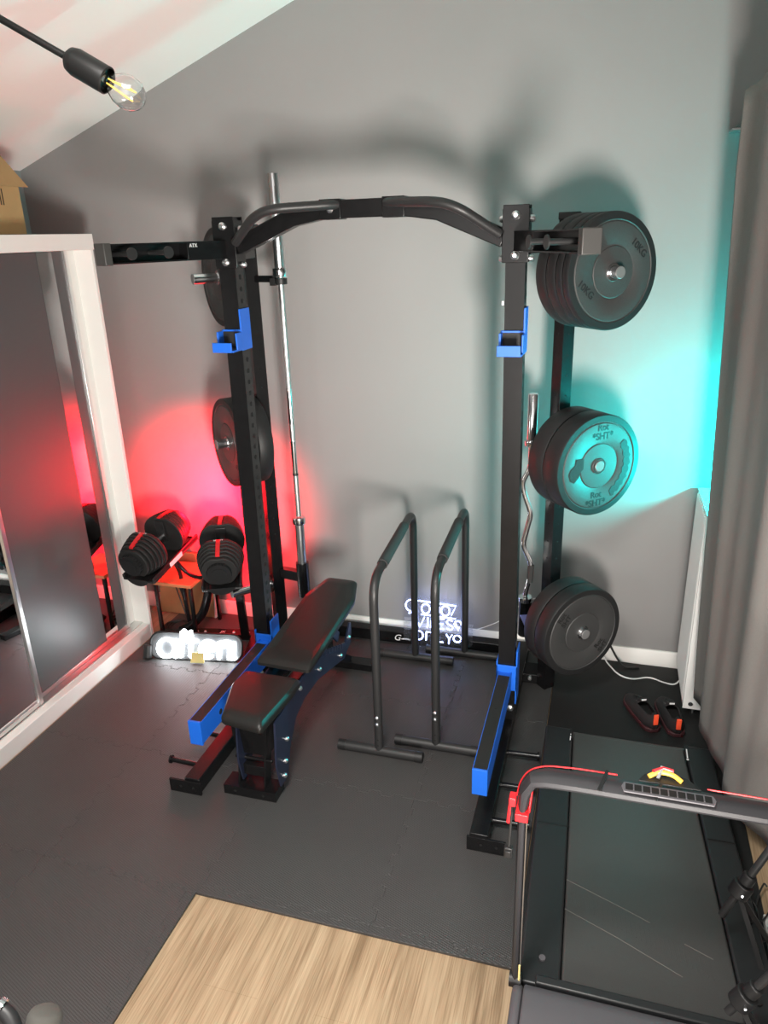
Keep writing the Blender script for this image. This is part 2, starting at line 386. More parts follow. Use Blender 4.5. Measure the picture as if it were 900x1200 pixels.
# ------------------------------------------------------------------ power rack
RX = {-1: -1.57, 1: -.364}
FX = {-1: -1.587, 1: -.345}     # foot beam centres
YF = 3.0; H = .0375
rack = thing('power_rack', 'tall black steel half rack with pull-up bar standing against the grey wall', 'rack', (-.967, 3.2, FZ))
REAR = {-1: (-1.685, 3.40), 1: (-.194, 3.40)}
ZT = 2.335
for s in (-1, 1):
    x = RX[s]
    # front upright leans very slightly outward at the foot exactly as the beam sits
    b = MB(); b.hexa([(FX[s] - H, YF - H, .085), (FX[s] + H, YF - H, .085), (FX[s] + H, YF + H, .085), (FX[s] - H, YF + H, .085),
                      (x - H, YF - H, ZT), (x + H, YF - H, ZT), (x + H, YF + H, ZT), (x - H, YF + H, ZT)])
    b.mi = 1
    for k in range(38):
        z = .25 + k * .05
        if z > 2.12: break
        xx = x + (FX[s] - x) * (1 - (z - .085) / (ZT - .085))
        for q in (-1, 1): b.disc((xx + q * H, YF, z), (q, 0, 0), .0105, .0008)
    obj('front_upright', b, ['black', 'hole'], rack, bevel=0)
    # bracket plates round the top
    b = MB(); b.box(x - .048, x + .048, YF - H - .006, YF - H, ZT - .20, ZT + .004)
    b.box(x - .05, x - .044, YF - H - .006, YF + H + .006, ZT - .19, ZT - .01); b.box(x + .044, x + .05, YF - H - .006, YF + H + .006, ZT - .19, ZT - .01)
    b.box(x - .048, x + .048, YF + H, YF + H + .006, ZT - .20, ZT + .004)
    obj('bracket_plate', b, 'black', rack, bevel=.002)
    for z in (2.3025, 2.1613):
        bb = MB(); bb.lathe([(0, .014), (.008, .014), (.0155, .008), (.0165, 0), (0, 0)], (x, YF - H - .006, z), (0, -1, 0), 16, closed=False); obj('bolt', bb, 'steel', rack)
        for q in (-1, 1):
            bb = MB(); bb.lathe([(0, .016), (.009, .016), (.013, .010), (.0135, 0), (0, 0)], (x + q * .05, YF + .005, z - .012), (q, 0, 0), 14, closed=False); obj('bolt', bb, 'steel', rack)
    # foot beam
    b = MB(); b.box(FX[s] - .036, FX[s] + .036, 2.215, 3.70, FZ, .085); obj('foot_beam', b, 'black', rack, bevel=.004)
    xe = FX[s] + s * .03
    b = MB(); b.box(xe - .075, xe + .075, 2.205, 2.215, FZ, .075); b.mi = 1; b.disc((xe - .02, 2.205, .045), (0, -1, 0), .006, .0008); b.disc((xe + .04, 2.205, .045), (0, -1, 0), .006, .0008)
    obj('end_plate', b, ['black', 'hole'], rack, bevel=.002)
    # rear upright, turned 45 degrees
    rx, ry = REAR[s]; h = .044
    b = MB(); b.prism([(rx - h, ry, FZ), (rx, ry - h, FZ), (rx + h, ry, FZ), (rx, ry + h, FZ)], (0, 0, 2.30 - FZ))
    b.mi = 1
    for k in range(9):
        for q in (-1, 1): b.disc((rx + q * h / 2, ry - h / 2, .75 + .09 * k + (.35 if k > 4 else 0)), (q, -1, 0), .004, .0008, 10)
    obj('rear_upright', b, ['black', 'hole'], rack, bevel=0)
    b = MB(); b.box(rx - .045, rx + .045, ry - .045, ry + .045, 2.285, 2.315); obj('top_cap', b, 'plastic', rack, bevel=.004)
    # side beams between front and rear uprights
    b = MB(); b.bar((x + s * .03, YF + H, 2.20), (rx - s * .02, ry - .02, 2.20), .05, .07); obj('side_beam', b, 'black', rack, bevel=.003)
    # bracket from foot beam to rear upright
    b = MB(); b.box(min(FX[s], rx) - .03, max(FX[s], rx) + .04, ry + .0, ry + .12, FZ + .001, .065); obj('base_bracket', b, 'black', rack, bevel=.003)
    bb = MB(); bb.lathe([(0, .012), (.008, .012), (.012, .006), (.012, 0), (0, 0)], (FX[s] + s * .07, ry, .045), (0, -1, 0), 14, closed=False); obj('bolt', bb, 'steel', rack)
    bb = MB(); bb.lathe([(0, .012), (.008, .012), (.014, .006), (.014, 0), (0, 0)], (FX[s] + s * .0, 2.80, .20), (0, -1, 0), 14, closed=False)
    # weight pegs
    n = Vector((s * .669, -.743, 0))
    for z in (2.0838, 1.286, .454):
        o0 = Vector((rx, ry, z)) + n * .04
        L = .285 + (.0 if z > 1 else 0)
        reach = {(1, 2): .325, (1, 1): .289, (1, 0): .280, (-1, 2): .285, (-1, 1): .262, (-1, 0): .270}[(s, int(z > .9) + int(z > 2))]
        tip = reach - .044
        b = MB(); b.lathe([(0, 0), (.024, 0), (.024, tip), (0, tip)], o0, n, 24, closed=False)
        pg = obj('weight_peg', b, 'chrome', rack)
        b = MB(); b.lathe([(0, tip), (.0243, tip), (.0243, tip + .002), (.022, tip + .004), (0, tip + .004)], o0, n, 24, closed=False); obj('end_cap', b, 'endcapr', pg)
        b = MB(); b.lathe([(.024, 0), (.05, 0), (.05, .006), (.024, .006)], o0, n, 24); obj('flange', b, 'black', pg)
    # band pegs on the foot beams
    for y in (2.335, 2.545, 2.76):
        a = Vector((FX[s] + s * .036, y, .055)); e = a + Vector((s * .135, 0, .006))
        b = MB(); b.cyl(a, e, .0115, 14); b.cyl(e, e + Vector((s * .008, 0, 0)), .019, 16); obj('band_peg', b, 'black', rack)
    # swing-out attachment arm at the top
    a = Vector((x + s * .02, YF - .03, 2.212)); e = Vector((-1.785 if s < 0 else -.092, 2.485 if s < 0 else 2.455, 2.212))
    d = (e - a).normalized(); nn = Vector((-d.y, d.x, 0)); 
    if nn.x * s > 0: nn = -nn          # inner side, facing the middle
    b = MB()
    for dz in (-.033, .033): b.bar(a + Vector((0, 0, dz)), e + d * .02 + Vector((0, 0, dz)), .06, .006)
    b.bar(a - nn * .028, e + d * .02 - nn * .028, .006, .07)
    b.bar(a, a + d * .20, .058, .064)
    arm = obj('attachment_arm', b, 'black', rack, bevel=.0015)
    b = MB(); b.bar(e + d * .018, e + d * .05, .064, .078); obj('end_cap', b, 'endcap', arm, bevel=.004)
    for t in (.34, .50):
        p = a + d * t - nn * .024
        b = MB(); b.cyl(p, p + nn * .115, .010, 14); b.cyl(p + nn * .115, p + nn * .121, .022, 20); obj('peg', b, 'blacksatin', arm)
    if s < 0:
        tx = textbm('ATX', .020, a + d * .17 + nn * .0295 + Vector((0, 0, .020)), -d, (0, 0, 1), .0004); obj('lettering', tx, 'whiteprint', arm)
# lower bolts just in front of the uprights
for s in (-1, 1):
    bb = MB(); bb.lathe([(0, .012), (.008, .012), (.016, .006), (.016, 0), (0, 0)], (FX[s] + s * .02, YF - H, .15), (0, -1, 0), 14, closed=False); obj('bolt', bb, 'steel', rack)
b = MB(); b.box(RX[1] - H - .014, RX[1] - H, YF - .01, YF + .01, 1.975, 1.995); obj('bolt', b, 'steel', rack, bevel=.003)
# cross member at the wall with logo plate
b = MB(); b.box(FX[-1], FX[1], 3.632, 3.70, FZ + .001, .082); cm = obj('cross_member', b, 'black', rack, bevel=.004)
tm = textbm('G-', .055, (-1.055, 3.6305, .048), (1, 0, 0), (0, 0, 1), .0005, shear=.3); obj('logo', tm, 'whiteprint', cm)
b = MB(); b.tube([(-1.03, 3.6305, .045), (-1.0, 3.6305, .047), (-.985, 3.6305, .043)], .0035, 8); obj('logo', b, 'whiteprint', cm)
# pull-up bar
zc = 2.350
b = MB()
pb = [(-1.525, YF, 2.222), (-1.27, YF, 2.325), (-1.13, YF, zc), (-.81, YF, zc), (-.66, YF, 2.328), (-.408, YF, 2.222)]
def sweep_sq(b, pts, w, h):
    P = [Vector(p) for p in pts]; rings = []
    for i, p in enumerate(P):
        t = ((P[min(i + 1, len(P) - 1)] - P[max(i - 1, 0)])).normalized(); u = Vector((0, 1, 0)).cross(t).normalized()
        u = -u if u.z < 0 else u
        c = [(-1, -1), (1, -1), (1, 1), (-1, 1)]
        rings.append([b.bm.verts.new(p + Vector((0, 1, 0)) * (w / 2 * q) + u * (h / 2 * r)) for q, r in c])
    for A, B in zip(rings, rings[1:]):
        for k in range(4): b.bm.faces.new([A[k], A[(k + 1) % 4], B[(k + 1) % 4], B[k]])
    b.bm.faces.new(rings[0][::-1]); b.bm.faces.new(rings[-1])
sweep_sq(b, pb, .06, .068)
pu = obj('pull_up_bar', b, 'black', rack, bevel=.004)
for s in (-1, 1):
    c = -.967
    pts = [(c + s * .545, 2.945, 2.238), (c + s * .42, 2.86, 2.325), (c + s * .36, 2.85, 2.350), (c + s * .30, 2.86, 2.358), (c + s * .13, 2.95, 2.366), (c + s * .10, 2.975, 2.366)]
    obj('pull_up_handle', MB().tube(pts, .0185, 18, fillet=.05), 'blacksatin', rack)
    b = MB(); b.lathe([(0, .012), (.008, .012), (.0145, .006), (.015, 0), (0, 0)], (c + s * .13 if s < 0 else c + .14, YF - .031, zc), (0, -1, 0), 14, closed=False)
    if s < 0: obj('bolt', b, 'steel', rack)
    b = MB(); b.box(c + s * .13 - .045, c + s * .13 + .045, YF - .037, YF + .037, zc - .038, zc + .038); obj('clamp_plate', b, 'black', rack, bevel=.003)
# vertical bar holder on the left rear upright
b = MB(); b.bar((-1.65, 3.40, .515), (-1.53, 3.378, .515), .045, .055); 
hb = obj('bar_holder', b, 'black', rack, bevel=.003)
b = MB(); b.lathe([(.027, 0), (.034, 0), (.034, .20), (.027, .20)], (-1.513, 3.372, .40), (0, 0, 1), 24); b.disc((-1.513, 3.372, .40), (0, 0, 1), .03, .01, 24); obj('tube', b, 'black', hb)
b = MB(); b.bar((-1.655, 3.40, 2.07), (-1.545, 3.378, 2.07), .03, .03); obj('bar_clip', b, 'black', rack, bevel=.002)
# bar holder beside the right rear upright
b = MB(); b.lathe([(.026, 0), (.032, 0), (.032, .19), (.026, .19)], (-.313, 3.40, .30), (0, 0, 1), 24); b.disc((-.313, 3.40, .30), (0, 0, 1), .03, .01, 24)
hb = obj('bar_holder', b, 'black', rack)
b = MB(); b.bar((-.30, 3.40, .36), (-.22, 3.40, .36), .04, .05); obj('bracket', b, 'black', hb, bevel=.002)

# ------------------------------------------------------------------ J-hooks and safety arms
for s in (-1, 1):
    x = RX[s] + (.002 if s > 0 else -.004)
    z0 = 1.835
    j = thing('j_hook', 'blue steel bar hook clipped on the %s front upright' % ('left' if s < 0 else 'right'), 'bar hook', (x, YF - .06, z0 - .03), 0, 'blue bar hooks')
    b = MB(); b.box(x + H + .002, x + H + .009, YF - .045, YF + .045, z0 - .04, z0 + .135); obj('side_plate', b, 'blue', j, bevel=.001)
    b = MB()
    b.box(x - .048, x - H - .002, YF - H - .06, YF + .01, z0 - .025, z0 + .045)
    b.box(x - .048, x + .047, YF - H - .010, YF - H - .001, z0 - .03, z0 + .05)
    b.box(x - .048, x + .047, YF - H - .10, YF - H - .006, z0 - .036, z0 - .028)
    b.box(x - .048, x + .042, YF - H - .107, YF - H - .10, z0 - .036, z0 + .005)
    b.box(x + .040, x + .047, YF - H - .06, YF - H - .006, z0 - .03, z0 + .04)
    obj('hook', b, 'blue', j, bevel=.0015)
    b = MB(); b.box(x - .040, x + .040, YF - H - .0135, YF - H - .010, z0 - .027, z0 + .042); b.box(x - .040, x + .040, YF - H - .095, YF - H - .012, z0 - .028, z0 - .024); obj('rubber_pad', b, 'rubberblack', j)
    # spotter arm
    x = FX[s] + (0 if s > 0 else .02); xc = x + (-.006 if s > 0 else .006)
    zt = .352
    b = MB(); b.box(xc - .027, xc + .027, 2.262, YF - H - .01, zt - .105, zt - .006)
    b.box(xc - .0295, xc + .0295, 2.252, 2.262, zt - .112, zt + .004)
    b.box(xc - .0295, xc - .0265, 2.262, YF - H - .01, zt - .105, zt + .001); b.box(xc + .0265, xc + .0295, 2.262, YF - H - .01, zt - .105, zt + .001)
    b.mi = 1
    if s < 0: b.disc((xc + .0295, 2.42, zt - .055), (1, 0, 0), .013, .0012, 18)
    a = obj('safety_arm', b, ['blue', 'hole'], rack, bevel=.0015, label='blue steel safety arm with black pad')
    b = MB(); b.box(xc - .0265, xc + .0265, 2.264, YF - H - .05, zt - .006, zt + .0005); b.mi = 1
    for y in (2.30, 2.47, 2.60, 2.66, 2.80, 2.90): b.disc((xc, y, zt + .0005), (0, 0, 1), .005, .0008, 12)
    obj('rubber_pad', b, ['rubberblack', 'print'], a)
    b = MB()
    b.box(x - .048, x + .048, YF - H - .012, YF - H - .003, zt - .10, zt + .03)
    b.box(x - .048, x - H - .004, YF - H - .012, YF + H, zt - .15, zt + .05); b.box(x + H + .004, x + .048, YF - H - .012, YF + H + .005, zt - .17, zt + .11)
    obj('mounting_bracket', b, 'blue', a, bevel=.0015)

# ------------------------------------------------------------------ bumper plates
def make_plate(t, r=.225):
    """plate centred on its own empty, axis = local +Y (outer face towards +Y)"""
    h = t / 2
    prof = [(.0255, -h), (.19, -h), (.195, -h + .003), (.222, -h + .003), (r, -h + .007), (r, h - .007), (.221, h - .001), (.196, h - .001), (.193, h - .005), (.190, h - .005), (.187, h - .002),
            (.108, h - .002), (.105, h - .004), (.100, h - .005), (.097, h - .002), (.036, h - .002), (.034, h), (.0255, h)]
    mis = [0] * len(prof); mis[3] = mis[4] = mis[5] = mis[6] = 1
    return MB().lathe(prof, (0, 0, 0), (0, 1, 0), 72, mis=mis)
def place_plate(s, z, t0, T, label, text=None, patches=False, trot=0):
    """t0: distance of the outer face along the peg from the upright; T thickness"""
    rx, ry = REAR[s]; n = Vector((s * .669, -.743, 0))
    c = Vector((rx, ry, z)) + n * (t0 - T / 2)
    rotz = math.atan2(n.y, n.x) - pi / 2
    e = thing('weight_plate', label, 'weight plate', c, rotz, 'black bumper plates stored on the rack pegs')
    def loc(mb):                        # local coordinates straight in
        mb.bm.transform(PINV[e.name].inverted()); return mb
    obj('disc', loc(make_plate(T - .002)), ['bumper', 'bumperrim'], e)
    b = MB().lathe([(.0250, -T / 2 + .001), (.0335, -T / 2 + .001), (.0335, T / 2 + .0008), (.0250, T / 2 + .0008)], (0, 0, 0), (0, 1, 0), 36); obj('steel_hub', loc(b), 'chrome', e)
    yf = T / 2 - .0028
    X = Vector((-1, 0, 0)); Z = Vector((0, 0, 1))     # as seen from outside (+Y looking to -Y): right is -X
    if text:
        for k, (words, ang, rad) in enumerate(text):
            a = radians(ang); u = X * cos(a) + Z * sin(a)      # outward direction
            tr = radians(trot); up = Z * cos(tr) - X * sin(tr); rt = X * cos(tr) + Z * sin(tr)
            for w, off, sz in words:
                p = u * rad + up * off + Vector((0, yf, 0))
                obj('lettering', loc(textbm(w, sz, p, rt, up, .0006, bold=.0008)), 'print', e)
    if patches:
        b = MB(); pts = []
        for k in range(25):
            a = radians(-62 + 100 * k / 24); rr = .170 + .005 * sin(k * 2.3); pts.append(X * cos(a) * rr + Z * sin(a) * rr)
        for k in range(24, -1, -1):
            a = radians(-62 + 100 * k / 24); rr = .135 + .005 * sin(k * 1.9 + 1); pts.append(X * cos(a) * rr + Z * sin(a) * rr)
        b.prism([p + Vector((0, yf, 0)) for p in pts], (0, .0012, 0)); obj('print_patch', loc(b), 'patch', e); b = MB()
        pts = [(-.085, .045), (-.125, .047), (-.128, .020), (-.150, .005), (-.160, -.018), (-.150, -.045), (-.130, -.058), (-.108, -.038), (-.098, -.012), (-.085, 0)]
        b.prism([X * p + Z * q + Vector((0, yf, 0)) for p, q in pts], (0, .0012, 0))
        obj('print_patch', loc(b), 'patch', e)
    return e
RS = 'Rot'; 
f0 = .285
place_plate(1, 2.0838, f0, .040, 'outermost of the four plates on the top right peg, its face towards the curtain', [([('10KG', 0, .040)], 205, .145), ([('10KG', 0, .040)], 35, .150)], trot=-40)
place_plate(1, 2.0838, f0 - .041, .041, 'second plate from the outside on the top right peg, a thin one')
place_plate(1, 2.0838, f0 - .083, .060, 'third plate from the outside on the top right peg, seen as a rim')
place_plate(1, 2.0838, f0 - .144, .066, 'innermost plate on the top right peg, next to the upright')
T2 = [([('Rot', .019, .040), ('*SHT*', -.019, .042)], 86, .150), ([('Rot', .019, .040), ('*SHT*', -.019, .042)], 268, .150)]
place_plate(1, 1.286, f0, .105, 'outer plate on the middle right peg, its face washed in cyan light', T2, True)
place_plate(1, 1.286, f0 - .106, .105, 'inner plate on the middle right peg, behind the cyan lit one')
T3 = [([('Rot', .019, .036), ('SHT', -.017, .036)], 140, .150), ([('Rot', .019, .036), ('SHT', -.017, .036)], -40, .150)]
place_plate(1, .454, f0 - .025, .083, 'outer plate on the bottom right peg, dull grey black face', T3, trot=50)
place_plate(1, .454, f0 - .109, .083, 'inner plate on the bottom right peg, behind the dull grey one')
place_plate(-1, 2.0838, f0 - .12, .060, 'single plate on the top left peg, behind the left upright', T3)
place_plate(-1, 1.286, f0 - .08, .085, 'outer plate on the middle left peg, above the dumbbells', [([('10KG', 0, .040)], -30, .145)], trot=-120)
place_plate(-1, 1.286, f0 - .166, .080, 'inner plate on the middle left peg, mostly behind the left upright')

# ------------------------------------------------------------------ barbells
bb = thing('barbell', 'long straight chrome barbell standing upright behind the left rack post', 'barbell', (-1.513, 3.372, .44))
x, y = -1.513, 3.372
obj('shaft', MB().cyl((x, y, .87), (x, y, 2.09), .0140, 20), 'knurl', bb)
for z0, z1 in ((.42, .83), (2.12, 2.525)):
    b = MB(); b.lathe([(.020, z0), (.0245, z0), (.025, z0 + .003), (.025, z1 - .003), (.0245, z1), (.020, z1)] if False else [(0, z0), (.0245, z0), (.025, z0 + .003), (.025, z1), (0, z1)], (x, y, 0), (0, 0, 1), 24, closed=False); obj('sleeve', b, 'brushed', bb)
for z in (.845, 2.10):
    b = MB(); b.lathe([(0, z - .018), (.034, z - .018), (.036, z - .01), (.036, z + .01), (.034, z + .018), (0, z + .018)], (x, y, 0), (0, 0, 1), 24, closed=False); obj('collar', b, 'chrome', bb)
for z in (1.46, 1.19): obj('smooth_band', MB().cyl((x, y, z - .09), (x, y, z + .09), .0143, 20), 'chrome', bb)
obj('knurl_ring', MB().cyl((x, y, 1.095), (x, y, 1.107), .0150, 20), 'blacksatin', bb)
for s in (1,):
    c = MB(); c.tube([(x - .045, y - .02, 2.075), (x + .02, y - .05, 2.08)], .004, 8)
b = MB(); b.lathe([(.0145, 2.045), (.030, 2.045), (.030, 2.072), (.0145, 2.072)], (x, y, 0), (0, 0, 1), 20); b.box(x - .05, x - .02, y - .02, y + .02, 2.04, 2.075)
tag(obj('bar_clamp', b, 'plastic', bevel=.002), 'small black clamp gripping the straight barbell near its top', 'clamp')

ez = thing('ez_curl_bar', 'short zigzag chrome curl bar standing between the right rack posts', 'curl bar', (-.313, 3.40, .31))
X0 = -.315
pts = [(X0, 3.40, 1.30), (X0, 3.40, 1.20), (-.350, 3.40, 1.125), (-.345, 3.40, 1.08), (-.303, 3.40, .965), (-.338, 3.40, .80), (-.292, 3.40, .70), (-.296, 3.40, .63), (-.31, 3.40, .56), (X0, 3.40, .52)]
obj('shaft', MB().tube(pts, .0135, 16, fillet=.03), 'chrome', ez)
b = MB(); b.lathe([(0, 1.33), (.0245, 1.33), (.0245, 1.545), (.021, 1.55), (0, 1.55)], (X0, 3.40, 0), (0, 0, 1), 24, closed=False); obj('sleeve', b, 'chrome', ez)
b = MB(); b.lathe([(0, .32), (.0245, .32), (.0245, .50), (0, .50)], (X0, 3.40, 0), (0, 0, 1), 24, closed=False); obj('sleeve', b, 'chrome', ez)
for z in (1.32, .505):
    b = MB(); b.lathe([(0, z - .012), (.034, z - .012), (.036, z), (.034, z + .012), (0, z + .012)], (X0, 3.40, 0), (0, 0, 1), 24, closed=False); obj('collar', b, 'chrome', ez)
obj('grip_sleeve', MB().cyl((-.2925, 3.40, .695), (-.297, 3.40, .60), .0155, 16), 'foam', ez)

# ------------------------------------------------------------------ bench
bench = thing('weight_bench', 'adjustable black vinyl weight bench with slightly raised backrest inside the rack', 'bench', (-1.3, 2.75, FZ))
def pad(outline, plane, th, inset=.012):
    """outline: (x,y) list; plane(x,y)->z of top; builds padded cushion"""
    b = MB(); n = len(outline); cx = sum(p[0] for p in outline) / n; cy = sum(p[1] for p in outline) / n
    def ring(k, dz):
        return [b.bm.verts.new((cx + (p[0] - cx) * k, cy + (p[1] - cy) * k, plane(*p) + dz)) for p in outline]
    R = [ring(.97, -th), ring(1., -th + .008), ring(1., -th * .45), ring(.975, -.012), ring(.91, -.001), ring(.7, .003)]
    for A, B in zip(R, R[1:]):
        for k in range(n): b.bm.faces.new([A[k], A[(k + 1) % n], B[(k + 1) % n], B[k]])
    b.bm.faces.new(R[0][::-1]); b.bm.faces.new(R[-1]); return b
def resample(o, m=5, rnd=.02):
    out = []
    n = len(o)
    for i in range(n):
        a, p, c = Vector(o[i - 1]), Vector(o[i]), Vector(o[(i + 1) % n])
        p0 = p + (a - p).normalized() * rnd; p1 = p + (c - p).normalized() * rnd
        for k in range(m): t = k / (m - 1); out.append(tuple(p0 * (1 - t) ** 2 + p * 2 * t * (1 - t) + p1 * t * t))
        for k in range(1, 4): t = k / 4; q = p1 * (1 - t) + (c + (p - c).normalized() * rnd) * t; out.append(tuple(q))
    return out
seat = [(-1.392, 2.19), (-1.203, 2.165), (-1.178, 2.44), (-1.18, 2.525), (-1.452, 2.53), (-1.462, 2.42)]
obj('seat', pad(resample(seat), lambda x, y: .462, .045), 'vinyl', bench)
back = [(-1.412, 2.565), (-1.153, 2.555), (-1.113, 3.07), (-1.153, 3.235), (-1.308, 3.24), (-1.375, 3.08)]
bz = lambda x, y: .498 + (y - 2.557) * .158
obj('backrest', pad(resample(back), bz, .042), 'vinyl', bench)
# frame
b = MB(); b.box(-1.455, -1.212, 2.248, 2.335, FZ, .058); b.mi = 1; b.disc((-1.40, 2.248, .035), (0, -1, 0), .006, .001); b.disc((-1.27, 2.248, .035), (0, -1, 0), .006, .001)
obj('front_foot', b, ['black', 'hole'], bench, bevel=.003)
b = MB(); b.box(-1.43, -1.10, 3.30, 3.37, FZ, .055); obj('rear_foot', b, 'black', bench, bevel=.004)
b = MB(); b.hexa([(-1.405, 2.30, .20), (-1.255, 2.30, .20), (-1.255, 2.36, .20), (-1.405, 2.36, .20), (-1.405, 2.27, .412), (-1.235, 2.27, .412), (-1.235, 2.40, .412), (-1.405, 2.40, .412)])
obj('seat_post', b, 'black', bench, bevel=.004)
b = MB()
for x in (-1.395, -1.275): b.prism([(x, 2.27, .058), (x, 2.33, .058), (x, 2.37, .26), (x, 2.31, .26)], (.008, 0, 0))
b.bar((-1.39, 2.30, .13), (-1.27, 2.30, .13), .035, .05); b.cyl((-1.41, 2.305, .175), (-1.24, 2.305, .175), .008, 12)
obj('foot_bracket', b, 'black', bench, bevel=.0015)
# side plates of the main beam with the adjuster ladder
def side(x):
    top = [(2.27, .40), (2.50, .425), (2.70, .435), (2.77, .428)]
    for k in range(9):
        y = 2.785 + k * .034; z = .424 - .0145 * k
        top += [(y, z - .014), (y + .010, z - .024), (y + .017, z + .002), (y + .029, z - .004)]
    top += [(3.12, .292), (3.17, .335), (3.195, .365), (3.215, .358), (3.215, .30), (3.20, .25)]
    low = [(3.09, .214), (2.90, .268), (2.73, .312), (2.58, .318), (2.47, .29), (2.39, .20), (2.345, .08), (2.275, .08), (2.25, .20)]
    return [(x, p, q) for p, q in (top + low)]
for x in (-1.375, -1.200):
    sp = obj('side_plate', MB().prism(side(x), (.008, 0, 0)), 'navy', bench)
    sp['label'] = 'dark navy side plate with ladder notches'
for y, z in ((2.53, .40), (2.76, .355), (3.04, .262), (3.17, .295), (2.36, .26), (2.33, .17), (2.31, .11)):
    b = MB(); b.lathe([(0, .011), (.006, .011), (.011, .006), (.0115, 0), (0, 0)], (-1.192, y, z), (1, 0, 0), 12, closed=False); obj('bolt', b, 'steel', bench)
b = MB(); b.bar((-1.29, 2.42, .34), (-1.29, 3.12, .27), .06, .06); b.bar((-1.29, 3.08, .25), (-1.27, 3.33, .05), .05, .05); obj('spine', b, 'black', bench, bevel=.003)
b = MB(); b.bar((-1.30, 2.60, .445), (-1.245, 3.12, .525), .07, .03); b.bar((-1.28, 2.92, .50), (-1.28, 3.08, .32), .06, .02)
b.cyl((-1.385, 2.545, .42), (-1.235, 2.545, .42), .012, 12); obj('backrest_frame', b, 'navy', bench, bevel=.002)
b = MB(); b.bar((-1.225, 2.92, .51), (-1.225, 3.10, .33), .012, .05, (0, 1, 0)); obj('adjuster_strut', b, 'navy', bench)

# ------------------------------------------------------------------ dip bars
def dip(label, xf, yf, xr, yr, x0, x1, xr0, xr1, zt):
    t = thing('dip_bar', label, 'dip bar', ((xf + xr) / 2, (yf + yr) / 2, FZ), 0, 'pair of black dip bars')
    R = .0195; zf = FZ + .024
    path = [(xf, yf, zf), (xf, yf, zt - .03), (xf + (xr - xf) * .25, yf + .20, zt + .0), (xr - (xr - xf) * .02, yr - .012, zt + .01), (xr, yr, zf)]
    path = [(xf, yf, zf), (xf, yf, zt), (xr, yr, zt + .012), (xr, yr, zf)]
    obj('frame_tube', MB().tube(path, R, 18, fillet=.11, fn=10), 'blacksatin', t)
    a = Vector(path[1]); c = Vector(path[2]); d = (c - a)
    obj('foam_grip', MB().cyl(a + d * .20, a + d * .74, .0245, 20), 'foam', t)
    for (xx, yy, l0, l1) in ((xf, yf, x0, x1), (xr, yr, xr0, xr1)):
        ft = obj('foot_tube', MB().cyl((l0 + .02, yy, zf), (l1 - .02, yy, zf), .0225, 18), 'blacksatin', t)
        for e, q in ((l0, 1), (l1, -1)): obj('end_cap', MB().cyl((e, yy, zf), (e + q * .035, yy, zf), .0245, 18), 'plastic', ft)
    for z in (.19, .225):
        b = MB(); b.lathe([(0, .008), (.005, .007), (.009, .003), (.0095, 0), (0, 0)], (xf, yf - R, z), (0, -1, 0), 14, closed=False); obj('bolt', b, 'steel', t)
    b = MB()
    for z in (.075, .105): b.disc((xf, yf - R + .0008, z), (0, -1, 0), .004, .001, 10)
    obj('adjustment_holes', b, 'hole', t)
dip('black tubular dip bar next to the bench, left one of the pair', -.877, 2.655, -.914, 3.475, -1.074, -.673, -1.13, -.70, .895)
dip('black tubular dip bar next to the right rack post, right one of the pair', -.634, 2.755, -.655, 3.575, -.828, -.437, -.875, -.45, .90)

# ------------------------------------------------------------------ wardrobe
wd = thing('wardrobe', 'tall white sliding door wardrobe with frosted grey glass and mirror strips', 'wardrobe', (-2.85, 2.2, 0))
Y0, Y1 = .85, 3.39
b = MB(); b.box(-3.17, -2.54, Y1 - .02, Y1, 0, 2.225); b.box(-3.17, -2.54, Y0, Y0 + .02, 0, 2.225); b.box(-3.17, -3.15, Y0 + .02, Y1 - .02, 0, 2.225); obj('side_panel', b, 'white', wd, bevel=.001)
obj('top_panel', MB().box(-3.18, -2.535, Y0 - .005, Y1 + .005, 2.225, 2.300), 'white', wd, bevel=.002)
obj('plinth', MB().box(-3.15, -2.545, Y0 + .02, Y1 - .02, 0.0, .092), 'white', wd, bevel=.003)
obj('track', MB().box(-2.675, -2.59, Y0 + .02, Y1 - .02, .092, .098), 'alu', wd)
obj('interior', MB().box(-3.14, -2.76, Y0 + .03, Y1 - .03, .10, 2.2), 'plastic', wd)
def door(xp, ya, yb, panels):
    d = obj('door', MB().box(xp - .012, xp - .004, ya + .005, yb - .005, .105, 2.222), 'plastic', wd)
    b = MB()
    for y in (ya, yb): b.box(xp - .02, xp + .012, y - .012, y + .012, .10, 2.224)
    b.box(xp - .02, xp + .010, ya + .012, yb - .012, .10, .125); obj('frame', b, 'alu', d, bevel=.002)
    for k, (a, c, mm) in enumerate(panels):
        obj('mirror' if mm == 'mirror' else 'glass_panel', MB().box(xp - .0035, xp + .002, a, c, .125, 2.222), mm, d)
door(-2.64, 2.52, 3.288, [(2.532, 3.088, 'mattglass'), (3.090, 3.197, 'mirror'), (3.199, 3.276, 'mattglass')])
door(-2.605, 1.66, 2.50, [(1.672, 2.488, 'mirror')])
door(-2.64, .89, 1.68, [(.902, 1.668, 'mattglass')])
obj('jamb', MB().box(-2.70, -2.645, 3.302, 3.37, .10, 2.224), 'white', wd)
